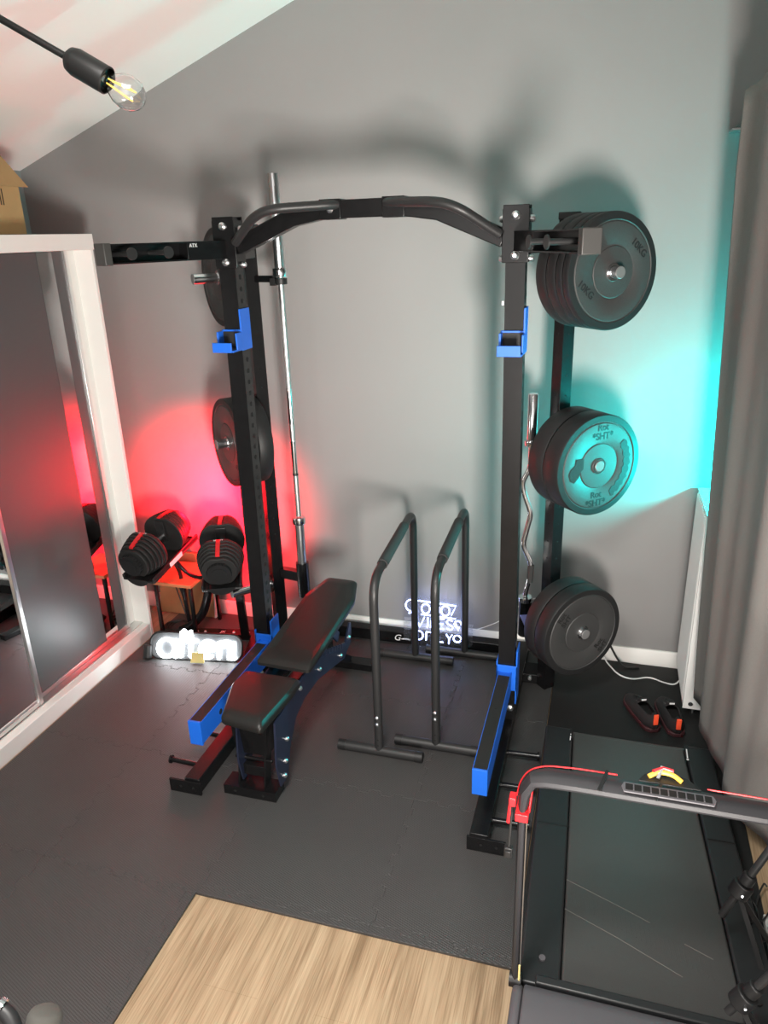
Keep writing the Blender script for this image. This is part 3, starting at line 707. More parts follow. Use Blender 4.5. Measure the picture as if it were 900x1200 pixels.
# cardboard box on top
cb = thing('cardboard_box', 'open brown cardboard box standing on top of the white wardrobe', 'box', (-2.86, 2.98, 2.30))
b = MB()
for q in ((-3.06, -2.70, 3.125, 3.13), (-3.06, -2.70, 2.80, 2.805), (-3.06, -3.055, 2.805, 3.125), (-2.705, -2.70, 2.805, 3.125)): b.box(*q, 2.302, 2.512)
b.box(-3.06, -2.70, 2.80, 3.13, 2.3005, 2.306); obj('body', b, 'cardboard', cb)
b = MB(); b.hexa([(-2.70, 2.78, 2.512), (-2.70, 3.19, 2.512), (-2.695, 3.19, 2.512), (-2.695, 2.78, 2.512), (-2.80, 2.80, 2.68), (-2.80, 3.125, 2.68), (-2.795, 3.125, 2.684), (-2.795, 2.80, 2.684)]); obj('flap', b, 'cardboard', cb)
b = MB(); b.hexa([(-3.06, 3.13, 2.512), (-2.70, 3.13, 2.512), (-2.70, 3.135, 2.512), (-3.06, 3.135, 2.512), (-3.06, 3.06, 2.66), (-2.80, 3.06, 2.66), (-2.80, 3.065, 2.66), (-3.06, 3.065, 2.66)]); obj('flap', b, 'cardboard', cb)
b = MB()
for y in (3.00, 3.015): b.box(-2.7005, -2.6995, y, y + .006, 2.43, 2.50)
obj('print_mark', b, 'print', cb)

# ------------------------------------------------------------------ dumbbells and stand
def RD(k): return .122 - .0062 * k * (.5 + .1 * k)
def dumbbell(label, c, rotz, tilt):
    e = thing('dumbbell', label, 'dumbbell', c, rotz, 'adjustable black dumbbells on the stand')
    e.rotation_euler = (tilt, 0, rotz)
    mt = Matrix.Translation(Vector(c)) @ Matrix.Rotation(rotz, 4, 'Z') @ Matrix.Rotation(tilt, 4, 'X'); PINV[e.name] = mt.inverted()
    def loc(mb): mb.bm.transform(mt); return mb
    obj('handle', loc(MB().cyl((0, -.075, 0), (0, .075, 0), .0165, 20)), 'chrome', e)
    for s in (-1, 1):
        n = 6
        for k in range(n):
            y0 = .072 + k * .0245; r = RD(k)
            b = MB(); prof = []
            seg = 32; pts = []
            for i in range(seg):                    # rounded plate, flat wide bottom, slot on top
                a = 2 * pi * i / seg; rr = r
                xx = rr * cos(a) * (1.03 if abs(cos(a)) > .5 else 1); zz = rr * sin(a)
                zz = max(zz, -r * .86)
                if sin(a) > .93: zz = r * .90
                pts.append((xx, zz))
            b.prism([(p, s * y0, q) for p, q in pts], (0, s * .0205, 0))
            obj('weight_disc', loc(b), 'rubberblack', e, bevel=.0045)
        y1 = .072 + n * .0245
        b = MB(); b.cyl((0, s * (y1 - .004), -.0), (0, s * (y1 + .02), -.0), .062, 30); b.cyl((0, s * (y1 + .019), 0), (0, s * (y1 + .024), 0), .040, 30)
        for k in range(24):
            a = 2 * pi * k / 24; b.cyl((.062 * cos(a), s * (y1 - .002), .062 * sin(a)), (.062 * cos(a), s * (y1 + .018), .062 * sin(a)), .003, 6)
        obj('dial', loc(b), 'plastic', e)
        b = MB(); b.hexa([(-.011, s * .075, .100), (.011, s * .075, .100), (.011, s * .10, .104), (-.011, s * .10, .104), (-.011, s * .075, .113), (.011, s * .075, .113), (.011, s * .10, .115), (-.011, s * .10, .115)])
        rr = [RD(k) for k in range(6)]
        for k in range(4):
            b.hexa([(-.011, s * (.09 + k * .0245), rr[k] * .9 - .006), (.011, s * (.09 + k * .0245), rr[k] * .9 - .006), (.011, s * (.118 + k * .0245), rr[k + 1] * .9 - .006), (-.011, s * (.118 + k * .0245), rr[k + 1] * .9 - .006),
                    (-.011, s * (.09 + k * .0245), rr[k] * .9 + .005), (.011, s * (.09 + k * .0245), rr[k] * .9 + .005), (.011, s * (.118 + k * .0245), rr[k + 1] * .9 + .005), (-.011, s * (.118 + k * .0245), rr[k + 1] * .9 + .005)])
        obj('accent_strip', loc(b), 'red', e)
        b = MB(); b.box(-.03, .03, s * .060, s * .072, -.03, .095) if s > 0 else b.box(-.03, .03, -.072, -.060, -.03, .095); obj('inner_cap', loc(b), 'plastic', e, bevel=.005)
    obj('logo', loc(textbm('SELECT', .016, (0, -.078 , .110), (1, 0, 0), (0, 1, 0), .0004)), 'whiteprint', e)
    return e, mt
TL = radians(12)
cL = (-2.365, 3.30, .672); cR = (-1.955, 3.30, .668)
dL, mL = dumbbell('black adjustable dumbbell nearest the wardrobe, on the left tray', cL, radians(-4), TL)
dR, mR = dumbbell('black adjustable dumbbell on the right tray, end dial facing the camera', cR, radians(24), TL)
st = thing('dumbbell_stand', 'black metal stand with two angled trays and curved legs under the dumbbells', 'stand', (-2.15, 3.4, FZ))
for mt, nm in ((mL, 1), (mR, 2)):
    b = MB(); b.box(-.105, .105, -.215, .235, -.122, -.110); b.box(-.105, -.092, -.215, .235, -.110, -.085); b.box(.092, .105, -.215, .235, -.110, -.085)
    b.bm.transform(mt); tr = obj('tray', b, 'plastic', st, bevel=.006)
    for ya, yb in ((-.222, -.10), (.10, .222)):
     b = MB(); b.cyl((0, ya, -.060), (0, yb, -.060), .085, 30); b.bm.transform(mt)
     bmesh.ops.bisect_plane(b.bm, geom=b.bm.verts[:] + b.bm.edges[:] + b.bm.faces[:], plane_co=mt @ Vector((0, 0, -.100)), plane_no=mt.to_3x3() @ Vector((0, 0, 1)), clear_outer=True)
     obj('cradle', b, 'plastic', tr)
b = MB(); b.box(.1055, .1065, -.06, .06, -.118, -.090); b.bm.transform(mL); obj('sticker', b, 'whiteprint', st, label='white printed sticker on the left tray edge')
aR = mR @ Vector((-.03, .06, -.13)); aL = mL @ Vector((.03, .06, -.13))
obj('leg', MB().tube([aR, (-2.13, 3.42, .40), (-2.150, 3.42, .30), (-2.20, 3.42, .17), (-2.30, 3.42, .075), (-2.36, 3.42, .045)], .026, 16, fillet=.06), 'black', st)
obj('cross_tube', MB().tube([aL, (-2.306, 3.42, .467), (-2.25, 3.42, .42), (-2.17, 3.42, .41), aR], .012, 12, fillet=.05), 'black', st)
obj('leg', MB().tube([aL, (-2.33, 3.44, .42), (-2.31, 3.44, .06)], .012, 12, fillet=.03), 'black', st)
a = mR @ Vector((.06, .03, -.11))
obj('leg', MB().bar(a, (-1.945, 3.44, .05), .050, .022, (0, 1, 0)), 'black', st, bevel=.003)
b = MB(); b.prism([(-2.32, 3.38, FZ), (-1.90, 3.46, FZ), (-1.89, 3.50, FZ), (-1.91, 3.53, FZ), (-2.34, 3.45, FZ)], (0, 0, .035)); obj('base_bar', b, 'black', st, bevel=.003)
b = MB(); b.bar((-1.90, 3.50, .03), (-1.80, 3.10, .03), .05, .035); obj('base_bar', b, 'black', st, bevel=.003)
b = MB(); b.bar((-2.33, 3.42, .03), (-2.42, 3.20, .03), .04, .035); obj('base_bar', b, 'black', st, bevel=.003)
for t in (.08, .18, .30, .72, .84, .94):
    p = Vector((-2.33, 3.40, 0)).lerp(Vector((-1.92, 3.475, 0)), t)
    b = MB(); b.lathe([(0, .007), (.006, .006), (.009, 0), (0, 0)], (p.x, p.y + .01, FZ + .035), (0, 0, 1), 12, closed=False); obj('bolt', b, 'steel', st)
obj('logo', textbm('JX', .03, (-2.10, 3.455, FZ + .0355), (1, .17, 0), (-.17, 1, 0), .0005), 'whiteprint', st)

# side table behind
tb = thing('side_table', 'small table with red lit top and thin black legs behind the dumbbells', 'table', (-2.36, 3.50, 0))
obj('tabletop', MB().box(-2.47, -2.22, 3.36, 3.66, .365, .385), 'tabletop', tb, bevel=.002)
for x in (-2.46, -2.23):
    for y in (3.37, 3.65): obj('leg', MB().box(x - .009, x + .009, y - .009, y + .009, FZ, .365), 'black', tb)
b = MB(); b.hexa([(-2.66, 3.66, FZ), (-2.27, 3.66, FZ), (-2.27, 3.675, FZ), (-2.66, 3.675, FZ), (-2.66, 3.715, .42), (-2.27, 3.715, .42), (-2.27, 3.73, .42), (-2.66, 3.73, .42)])
wp = tag(obj('wood_panel', b, 'oak', bevel=.001), 'brown wooden board leaning on the wall behind the small table', 'board')
obj('edge_band', MB().hexa([(-2.27, 3.656, FZ), (-2.262, 3.656, FZ), (-2.262, 3.678, FZ), (-2.27, 3.678, FZ), (-2.27, 3.711, .42), (-2.262, 3.711, .42), (-2.262, 3.733, .42), (-2.27, 3.733, .42)]), 'white', wp)
# cables in the corner
for k, lab in enumerate(('black cable looping on the floor under the small table', 'black cable curling at the foot of the wardrobe side')):
    pts = [(-2.45 + .10 * cos(t * .9 + k) * (1 - .05 * t) + .02 * k, 3.50 + .07 * sin(t * .9 + k), FZ + .006 + .004 * (t % 3)) for t in range(14)]
    pts = [(-2.50 + .03 * k, 3.60, .30)] + pts
    tag(obj('cable', MB().tube(pts, .004, 8, fillet=.03), 'cableblack'), lab, 'cable')

# ------------------------------------------------------------------ white neon sign "alten"
sg = thing('neon_sign', 'glowing white alten neon sign on a dark stadium shaped panel on the floor', 'neon sign', (-2.13, 3.2, FZ))
P0 = Vector((-2.40, 3.135, FZ + .004)); sx = Vector((.55, .085, 0)).normalized(); sup = Vector((0, .42, 1)).normalized(); sup = (sup - sx * sup.dot(sx)).normalized(); sn = sx.cross(sup)
def sp(u, v, w=0): return P0 + sx * u + sup * v + sn * w
W_, H_ = .545, .150
def stadium(w, h, r, m=8, off=0):
    out = []
    for cx, cz, a0 in ((w - r, h - r, 0), (r, h - r, 90), (r, r, 180), (w - r, r, 270)):
        for k in range(m + 1): a = radians(a0 + 90 * k / m); out.append((cx + r * cos(a), cz + r * sin(a)))
    return out
b = MB(); b.prism([sp(u, v, -.004) for u, v in stadium(W_, H_, .06)], sn * .006); obj('back_panel', b, 'acrylic', sg)
b = MB(); b.tube([sp(u, v, 0) for u, v in stadium(W_, H_, .06)], .007, 10, closed=True); obj('rim', b, 'plastic', sg)
obj('end_knob', MB().cyl(sp(-.01, -.0, .01), sp(-.01, .075, .01), .026, 20), 'plastic', sg, bevel=.004)
Lt = []
def arc(cx, cy, rx, ry, a0, a1, m=14): return [(cx + rx * cos(radians(a0 + (a1 - a0) * k / m)), cy + ry * sin(radians(a0 + (a1 - a0) * k / m))) for k in range(m + 1)]
strokes = [arc(.10, .062, .048, .050, 20, 380, 24), [(.150, .115), (.150, .02), (.165, .012)],
           [(.19, .012), (.19, .155), (.205, .168), (.22, .155), (.22, .10)], [(.245, .168), (.245, .02), (.262, .012)], [(.215, .108), (.285, .108)],
           [(.305, .062), (.385, .062)] + arc(.345, .062, .042, .048, 0, 310, 18),
           [(.415, .112), (.415, .012)], [(.415, .08)] + arc(.455, .07, .036, .042, 140, 0, 10) + [(.491, .012)], [(.50, .112), (.50, .03), (.515, .015)], arc(.455, .068, .02, .022, 150, 0, 8) + [(.475, .012)]]
for stt in strokes:
    obj('neon_letter_stroke', MB().tube([sp(u, v, .014) for u, v in stt], .0095, 10), 'neon', sg)
b = MB(); b.hexa([sp(.255, -.012, .03), sp(.335, -.012, .03), sp(.335, -.002, .026), sp(.255, -.002, .026), sp(.26, .045, .03), sp(.33, .045, .03), sp(.33, .045, .026), sp(.26, .045, .026)]); obj('paper_tag', b, 'label', sg)

# blue white neon sign at the wall
sg = thing('neon_sign', 'small blue white glowing neon lettering leaning on the skirting behind the dip bars', 'neon sign', (-.86, 3.6, FZ))
P0 = Vector((-1.02, 3.61, FZ + .035)); sx = Vector((1, 0, 0)); sup = Vector((0, .22, 1)).normalized(); sn = sx.cross(sup)
b = MB(); b.prism([sp(u, v, -.006) for u, v in stadium(.40, .27, .03)], sn * .004)
M['clear'] = mat('clear acrylic sheet', (.9, .93, 1), .05); M['clear'].node_tree.nodes['Principled BSDF'].inputs['Transmission Weight'].default_value = .95
M['clear'].node_tree.nodes['Principled BSDF'].inputs['Alpha'].default_value = .35
obj('clear_panel', b, 'clear', sg)
b = MB(); b.prism([sp(.03, -.034, -.03), sp(.36, -.034, -.03), sp(.36, -.026, -.03), sp(.03, -.026, -.03)], sn * .07); b.prism([sp(.05, -.03, -.006), sp(.34, -.03, -.006), sp(.34, .0, -.006), sp(.05, .0, -.006)], sn * .004); obj('stand', b, 'clear', sg)
good = [arc(.045, .215, .038, .035, 60, 300, 14) + [(.075, .20), (.05, .205)], arc(.045, .15, .035, .022, 120, -60, 10), arc(.125, .205, .024, .028, 0, 360, 16), arc(.185, .205, .024, .028, 0, 360, 16), arc(.24, .205, .024, .028, 0, 360, 16), [(.075, .248), (.30, .240), (.275, .185)]]
vib = [[(.07, .155), (.095, .095), (.12, .155)], [(.14, .155), (.14, .095)], arc(.165, .14, .018, .014, 90, -90, 8) + arc(.165, .112, .02, .015, 90, -90, 8) + [(.160, .097), (.160, .154), (.167, .154)], [(.235, .155), (.205, .155), (.205, .097), (.235, .097)], [(.205, .126), (.23, .126)], arc(.268, .141, .017, .014, 30, 270, 8) + arc(.268, .111, .018, .014, 90, -150, 8),
       [(.10, .17), (.30, .165)], [(.30, .14), (.32, .10)], arc(.315, .135, .02, .02, 0, 300, 10)]
onl = [arc(.09, .045, .026, .026, 0, 360, 16), [(.135, .02), (.135, .07)] + arc(.155, .045, .020, .025, 90, 0, 6) + [(.175, .02)], [(.20, .07), (.20, .02), (.235, .02)], [(.25, .07), (.268, .045), (.285, .07)], [(.268, .045), (.268, .015)], arc(.315, .05, .022, .02, 0, 330, 10)]
for q in good + vib + onl:
    obj('neon_letter_stroke', MB().tube([sp(u, v, .006) for u, v in q], .0034, 8), 'neonblue', sg)

# ------------------------------------------------------------------ treadmill
tm = thing('treadmill', 'black folding treadmill at the lower right with a red trimmed grey handlebar across it', 'treadmill', (.2, 2.2, .0125))
def q4(b, x00, x01, x10, x11, ya, yb, za0, za1, zb0, zb1):
    """tapered slab: front (ya) spans x00..x01 z za0..za1, back (yb) spans x10..x11"""
    return b.hexa([(x00, ya, za0), (x01, ya, za0), (x11, yb, zb0), (x10, yb, zb0), (x00, ya, za1), (x01, ya, za1), (x11, yb, zb1), (x10, yb, zb1)])
yb_, ya_ = 2.905, 1.62
b = MB(); q4(b, -.11, .60, -.12, .52, ya_, yb_ - .03, .05, .125, .035, .095); obj('deck', b, 'plastic', tm, bevel=.006)
b = MB(); q4(b, .0, .508, -.030, .436, ya_ - .02, yb_ - .02, .125, .148, .095, .120); obj('belt', b, 'belt', tm, bevel=.008)
bl = bpy.data.objects['belt']
def on_belt(x, y): return (x, y, .148 - (y - 1.6) * .0218 + .0006)
M['imprint'] = mat('pale scuffed belt', (.115, .108, .100), .6)
M['imprint2'] = mat('ribbed scuff on belt', (.045, .043, .042), .6)
for pp in ([(-.009, 2.034), (.171, 1.963), (.26, 1.925)], [(-.007, 1.909), (.16, 1.84), (.346, 1.752)], [(.36, 1.872), (.44, 1.838)]):
    b = MB()
    for p, q in zip(pp, pp[1:]): b.bar(on_belt(*p), on_belt(*q), .0022, .0012)
    obj('crease', b, 'imprint', bl)
b = MB()
for k in range(30):
    x = .008 + k * .0145
    y = 2.0 - (x - .008) * .42; b.bar(on_belt(x, y), on_belt(x + .006, y - .058), .0022, .0012)
obj('tread_imprint', b, 'imprint2', bl)
obj('rear_roller', MB().cyl((-.03, yb_ - .022, .094), (.436, yb_ - .022, .094), .026, 24), 'belt', tm)
b = MB(); q4(b, -.125, -.003, -.152, -.034, ya_ - .01, yb_, .06, .152, .04, .128); rl = obj('side_rail', b, 'deckrail', tm, bevel=.008)
b = MB(); q4(b, .512, .615, .440, .545, ya_ - .06, yb_ - .0, .06, .152, .04, .128); rr = obj('side_rail', b, 'deckrail', tm, bevel=.008)
obj('rubber_button', MB().cyl((-.062, 1.70, .150), (-.062, 1.70, .157), .010, 16), 'hood', rl)
obj('rubber_button', MB().cyl((.545, 1.72, .150), (.545, 1.72, .157), .012, 16), 'plastic', rr)
obj('logo', textbm('SPERAX', .014, (-.09, 2.83, .1285), (1, .05, 0), (0, 1, 0), .0004), 'whiteprint', rl)
obj('logo', textbm('SPERAX', .014, (.495, 2.78, .1295), (1, .05, 0), (0, 1, 0), .0004), 'whiteprint', rr)
b = MB(); b.box(-.045, -.035, yb_ - .10, yb_ - .0, .1285, .131); obj('warning_label', b, 'plastic', rl)
b = MB(); b.box(-.042, -.038, yb_ - .09, yb_ - .06, .131, .1315); b.box(-.042, -.038, yb_ - .05, yb_ - .045, .131, .1315); obj('warning_label', b, 'whiteprint', rl, label='small white warning text')
b = MB(); b.box(.437, .452, yb_ - .11, yb_ + .0, .1285, .131); obj('warning_label', b, 'plastic', rr)
b = MB(); b.box(.442, .447, yb_ - .09, yb_ - .03, .131, .1315); b.mi = 0; b.disc((.4445, yb_ - .10, .131), (0, 0, 1), .005, .001, 10); obj('warning_label', b, 'whiteprint', rr)
for x0, x1 in ((-.135, -.012), (.515, .600)):
    obj('rail_seam', MB().box(x0, x1, 2.28, 2.283, .1415, .1422) if x0 < 0 else MB().box(.475, .57, 2.35, 2.353, .138, .1425), 'print', tm)
# motor hood
b = MB(); n = 10
prof = [(1.60, .05), (1.60, .155), (1.585, .172), (1.55, .19), (1.40, .20), (1.25, .185), (1.12, .14), (1.08, .05)]
b.prism([(-.105, y, z) for y, z in prof], (.66, 0, 0)); obj('motor_cover', b, 'hood', tm, bevel=.006)
b = MB(); b.prism([(-.137, y, z - .004) for y, z in prof], (.031, 0, 0)); obj('cover_side', b, 'hood', tm, bevel=.012); b = MB(); b.prism([(.556, y, z - .004) for y, z in prof], (.04, 0, 0)); obj('cover_side', b, 'hood', tm, bevel=.012)
b = MB(); b.bar((-.075, 1.612, .165), (.535, 1.612, .165), .030, .022); obj('cover_lip', b, 'deckrail', tm, bevel=.006)
# handlebar frame
za = .905
b = MB()
P = [Vector(p) for p in [(-.133, 1.615, .15), (-.133, 1.615, .80), (-.128, 1.615, .855), (-.108, 1.615, .893), (-.075, 1.615, .903), (.0, 1.615, .906), (.56, 1.615, .906), (.605, 1.615, .895), (.625, 1.615, .86), (.632, 1.615, .80), (.632, 1.615, .15)]]
rings = []
for i, p in enumerate(P):
    t = (P[min(i + 1, len(P) - 1)] - P[max(i - 1, 0)]).normalized(); nrm = Vector((0, 1, 0)).cross(t).normalized()
    w = .013 if i in (0, 1, 9, 10) else .017
    rings.append([b.bm.verts.new(p + Vector((0, 1, 0)) * cos(a) * (.024 if i not in (4, 5, 6) else .028) * (1.25 if abs(cos(a)) > .6 else 1) + nrm * sin(a) * w) for a in [2 * pi * k / 12 for k in range(12)]])
for A, B in zip(rings, rings[1:]):
    for k in range(12): b.bm.faces.new([A[k], A[(k + 1) % 12], B[(k + 1) % 12], B[k]])
b.bm.faces.new(rings[0][::-1]); b.bm.faces.new(rings[-1])
hf = obj('handle_frame', b, 'greypaint', tm)
b = MB(); b.tube([(-.152, 1.625, .82), (-.145, 1.63, .865), (-.122, 1.638, .903), (-.078, 1.643, .919), (.0, 1.646, .923), (.10, 1.646, .924)], .0022, 8, fillet=.02); obj('red_trim', b, 'red', hf, label='thin red trim line on the handlebar'); b = MB(); b.tube([(.315, 1.646, .924), (.56, 1.646, .923), (.61, 1.64, .91)], .0022, 8, fillet=.02); obj('red_trim', b, 'red', hf, label='thin red trim line on the handlebar')
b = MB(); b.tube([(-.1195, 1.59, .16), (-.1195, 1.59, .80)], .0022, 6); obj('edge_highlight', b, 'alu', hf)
b = MB(); b.tube([(-.121, 1.588, .165), (-.121, 1.588, .24)], .003, 6); obj('gold_clip', b, 'label', hf)
b = MB(); b.box(-.15, -.116, 1.577, 1.651, .775, .800); b.bar((-.116, 1.612, .78), (-.112, 1.65, .84), .004, .02); obj('red_band', b, 'red', hf, bevel=.003)
b = MB(); b.cyl((-.15, 1.60, .165), (-.115, 1.60, .165), .022, 18); obj('hinge', b, 'plastic', tm)
# vent recess in the bar
cx0, cx1 = .115, .325
b = MB(); b.prism([(cx, cy, cz) for cx, cy, cz in [(cx0, 1.583, .925), (cx1, 1.583, .925), (cx1 + .006, 1.60, .927), (cx1, 1.617, .927), (cx0, 1.617, .927), (cx0 - .006, 1.60, .927)]], (0, 0, .004)); vn = obj('vent_surround', b, 'hood', hf, bevel=.0015)
b = MB(); b.box(cx0 + .004, cx1 - .004, 1.589, 1.611, .9285, .9315); obj('slot', b, 'hole', vn)
b = MB()
for k in range(9): x = cx0 + .022 + k * .0205; b.box(x, x + .003, 1.589, 1.611, .931, .9325)
obj('grille_bars', b, 'hood', vn)
for x in (.055, .19):
    b = MB(); b.bar((x, 1.575, .9245), (x + .02, 1.65, .9285), .008, .004); obj('strap', b, 'plastic', hf)
# red safety key with strap hanging on the upright
sk = thing('safety_key', 'red safety key clip with black strap hanging beside the treadmill upright', 'safety key', (-.168, 1.62, .69))
b = MB(); b.box(-.170, -.152, 1.60, 1.63, .80, .828); b.bar((-.165, 1.62, .805), (-.170, 1.612, .735), .010, .012); obj('clip', b, 'red', sk, bevel=.003)
b = MB(); b.tube([(-.160, 1.615, .81), (-.163, 1.61, .75), (-.166, 1.605, .66)], .0035, 8); obj('strap', b, 'cableblack', sk)
b = MB(); b.box(-.178, -.155, 1.595, 1.612, .625, .66); b.box(-.1745, -.1585, 1.590, 1.595, .632, .653); obj('buckle', b, 'plastic', sk, bevel=.003)
# little yellow-red gadget on the bar
b = MB(); b.tube([(.175, 1.645, .936), (.20, 1.66, .944), (.235, 1.658, .942), (.255, 1.645, .934)], .006, 8, fillet=.015)
gd = tag(obj('strap_loop', b, 'yellow'), 'yellow and red strap loop tied on the middle of the handlebar', 'strap')
b = MB(); b.tube([(.185, 1.655, .945), (.21, 1.668, .950), (.235, 1.664, .948)], .005, 8); obj('red_edge', b, 'red', gd)
b = MB(); b.bar((.197, 1.64, .938), (.208, 1.67, .953), .008, .004); obj('metal_tag', b, 'steel', gd)
b = MB(); b.prism([(.15, 1.632, .925), (.30, 1.632, .925), (.27, 1.668, .925), (.24, 1.676, .925), (.19, 1.676, .925), (.165, 1.66, .925)], (0, 0, .005)); obj('black_wrap', b, 'plastic', gd, bevel=.002)

# ------------------------------------------------------------------ shoes
def shoe(label, toe, heel):
    toe = Vector(toe); heel = Vector(heel); d = (toe - heel); L = d.length; ang = math.atan2(d.y, d.x) - pi / 2
    e = thing('shoe', label, 'shoe', ((toe + heel) / 2), ang, 'pair of black trainers')
    mt = PINV[e.name].inverted()
    def loc(mb): mb.bm.transform(mt); return mb
    N = 14; K = 20
    def wid(t): return .034 + .016 * sin(min(1, t * 1.15) * pi * .62) if t < .8 else .034 + .014 * math.sqrt(max(0, 1 - ((t - .8) / .2) ** 2)) - .034 * ((t - .8) / .2) ** 2
    # upper: rings along length, open collar between t=.05 and .48
    b = MB(); rings = []
    for i in range(N + 1):
        t = i / N; y = -L / 2 + t * L; w = wid(t) if 0 < t < 1 else .014
        if t < .08: w *= .75
        top = .098 if t < .1 else (.088 - .02 * (t - .1) if t < .45 else .080 - .055 * ((t - .45) / .55) ** 1.2)
        rings.append((y, w, top))
    V = []
    for (y, w, top) in rings:
        V.append([b.bm.verts.new((w * (1.0 if k < 2 else .93) * cos(a) if True else 0, y, .018 + (top - .018) * max(0, sin(a)) ** .8)) for k, a in enumerate([pi * q / K for q in range(K + 1)])])
    for i in range(N):
        for k in range(K):
            t = (i + .5) / N
            if .06 < t < .5 and 6 <= k < K - 6: continue
            b.bm.faces.new([V[i][k], V[i][k + 1], V[i + 1][k + 1], V[i + 1][k]])
    b.bm.faces.new([v for v in V[0]]); 
    obj('upper', loc(b), 'shoe', e, solid=.005)
    b = MB(); out = []
    for i in range(N + 1): t = i / N; out.append((wid(t) + .004 if 0 < t < 1 else .018, -L / 2 - .004 + t * (L + .008)))
    poly = out + [(-p, q) for p, q in out[::-1]]
    b.prism([(p, q, 0) for p, q in poly], (0, 0, .022)); obj('sole', loc(b), 'shoesole', e, bevel=.005)
    b = MB(); b.prism([(p * .8, q * .85, .0225) for p, q in poly], (0, 0, .003)); obj('insole', loc(b), 'insole', e)
    b = MB(); b.box(-.011, .011, -L / 2 - .006, -L / 2 + .002, .045, .100); obj('heel_tab', loc(b), 'redtab', e, bevel=.002)
    b = MB(); b.hexa([(-.022, .03, .072), (.022, .03, .072), (.02, -.012, .085), (-.02, -.012, .085), (-.022, .03, .078), (.022, .03, .078), (.02, -.012, .098), (-.02, -.012, .098)]); tg = obj('tongue', loc(b), 'shoe', e, bevel=.003)
    b = MB(); b.box(-.012, .012, -.013, -.0115, .088, .096); obj('tongue_label', loc(b), 'whiteprint', e)
    b = MB()
    for k in range(5):
        y = .018 + k * .016; z = .082 - .007 * k
        b.tube([(-.026, y, z - .012), (0, y + .002, z), (.026, y, z - .012)], .003, 6)
    obj('laces', loc(b), 'cableblack', e)
shoe('left black trainer with an orange heel tab, toe towards the wall', (.225, 3.39, .0127), (.335, 3.125, .0127))
shoe('right black trainer with an orange heel tab, below the radiator', (.385, 3.40, .0127), (.435, 3.115, .0127))

# ------------------------------------------------------------------ radiator
rd = thing('radiator', 'white ribbed panel radiator standing at the right beside the curtain', 'radiator', (.5, 3.5, .05))
RX0, RX1, RY0, RY1, RZ0, RZ1 = .468, .575, 3.30, 3.70, .055, 1.045
b = MB(); b.box(RX0, RX1, RY0 + .006, RY1, RZ0, RZ1); obj('panel', b, 'radiator', rd, bevel=.003)
b = MB(); n = 13
for k in range(n):
    y = RY0 + .03 + k * (RY1 - RY0 - .05) / (n - 1); b.tube([(RX0 + .001, y, RZ0 + .03), (RX0 + .001, y, RZ1 - .02)], .0065, 8)
obj('ribs', b, 'radiator', rd)
obj('side_cover', MB().box(RX0 - .001, RX1 + .001, RY0, RY0 + .006, RZ0 - .002, RZ1 + .002), 'radiator', rd, bevel=.001)
obj('top_grille', MB().box(RX0 - .001, RX1 + .001, RY0, RY1, RZ1, RZ1 + .006), 'radiator', rd)
b = MB(); b.cyl((.50, RY0 - .008, .085), (.50, RY0, .085), .011, 18); obj('bleed_valve', b, 'chrome', rd)
b = MB(); b.cyl((.52, 3.34, FZ), (.52, 3.34, RZ0 + .01), .009, 14); b.cyl((.52, 3.34, .03), (.52, 3.34, .05), .015, 14); obj('pipe', b, 'chrome', rd)
b = MB(); b.box(RX1, XR_, 3.40, 3.43, .80, .84); b.box(RX1, XR_, 3.60, 3.63, .80, .84); obj('wall_bracket', b, 'radiator', rd)

# ------------------------------------------------------------------ curtain
ct = thing('curtain', 'long grey curtain hanging in soft folds at the right edge', 'curtain', (.5, 2.9, .1))
top = [(.408, 3.31), (.452, 3.235), (.470, 3.13), (.438, 3.02), (.440, 2.90), (.455, 2.78), (.480, 2.66), (.480, 2.54), (.475, 2.42), (.505, 2.30), (.54, 2.18), (.57, 2.08), (.62, 1.98)]
bot = [(.505, 3.22), (.528, 3.12), (.515, 3.04), (.505, 2.95), (.525, 2.86), (.548, 2.78), (.560, 2.69), (.556, 2.60), (.570, 2.52), (.592, 2.46), (.625, 2.41), (.66, 2.35), (.69, 2.26)]
def cat(P, t):
    n = len(P) - 1; f = t * n; i = min(int(f), n - 1); f -= i
    g = lambda k: Vector(P[max(0, min(n, k))])
    p0, p1, p2, p3 = g(i - 1), g(i), g(i + 1), g(i + 2)
    return .5 * ((2 * p1) + (-p0 + p2) * f + (2 * p0 - 5 * p1 + 4 * p2 - p3) * f * f + (-p0 + 3 * p1 - 3 * p2 + p3) * f ** 3)
def cf(u, v):
    a = cat(top, u); c = cat(bot, u); w = v ** 1.6
    zt = 2.70 + .07 * min(1, u * 5); zb = .17
    z = zt + (zb - zt) * v
    w2 = w if v < 1 else 1
    # edge stays vertical down to the radiator top, then flares
    k = max(0, (v - .1)) / .9; w2 = k ** 1.1
    p = a * (1 - w2) + c * w2
    p.x += .006 * sin(u * 31 + v * 5)
    return (p.x, p.y, z)
b = MB().grid(cf, 110, 40); obj('fabric', b, 'curtain', ct, solid=.004)
b = MB(); b.cyl((.60, 1.2, 2.80), (.60, 3.60, 2.80), .012, 16); obj('curtain_rail', b, 'alu', ct)
for y in (3.25, 2.6, 2.0):
    b = MB(); b.tube([(.60, y, 2.80), (.60, y, 2.765)], .004, 8); obj('curtain_hook', b, 'alu', ct)
b = MB(); b.hexa([(.425, 3.66, 2.615), (.60, 3.66, 2.615), (.60, D - .001, 2.615), (.425, D - .02, 2.615), (.48, 3.68, 2.665), (.60, 3.68, 2.665), (.60, D - .001, 2.665), (.48, D - .02, 2.665)])
bk = tag(obj('rail_bracket', b, 'glass', bevel=.003), 'small clear bracket on the wall at the top of the curtain', 'bracket')
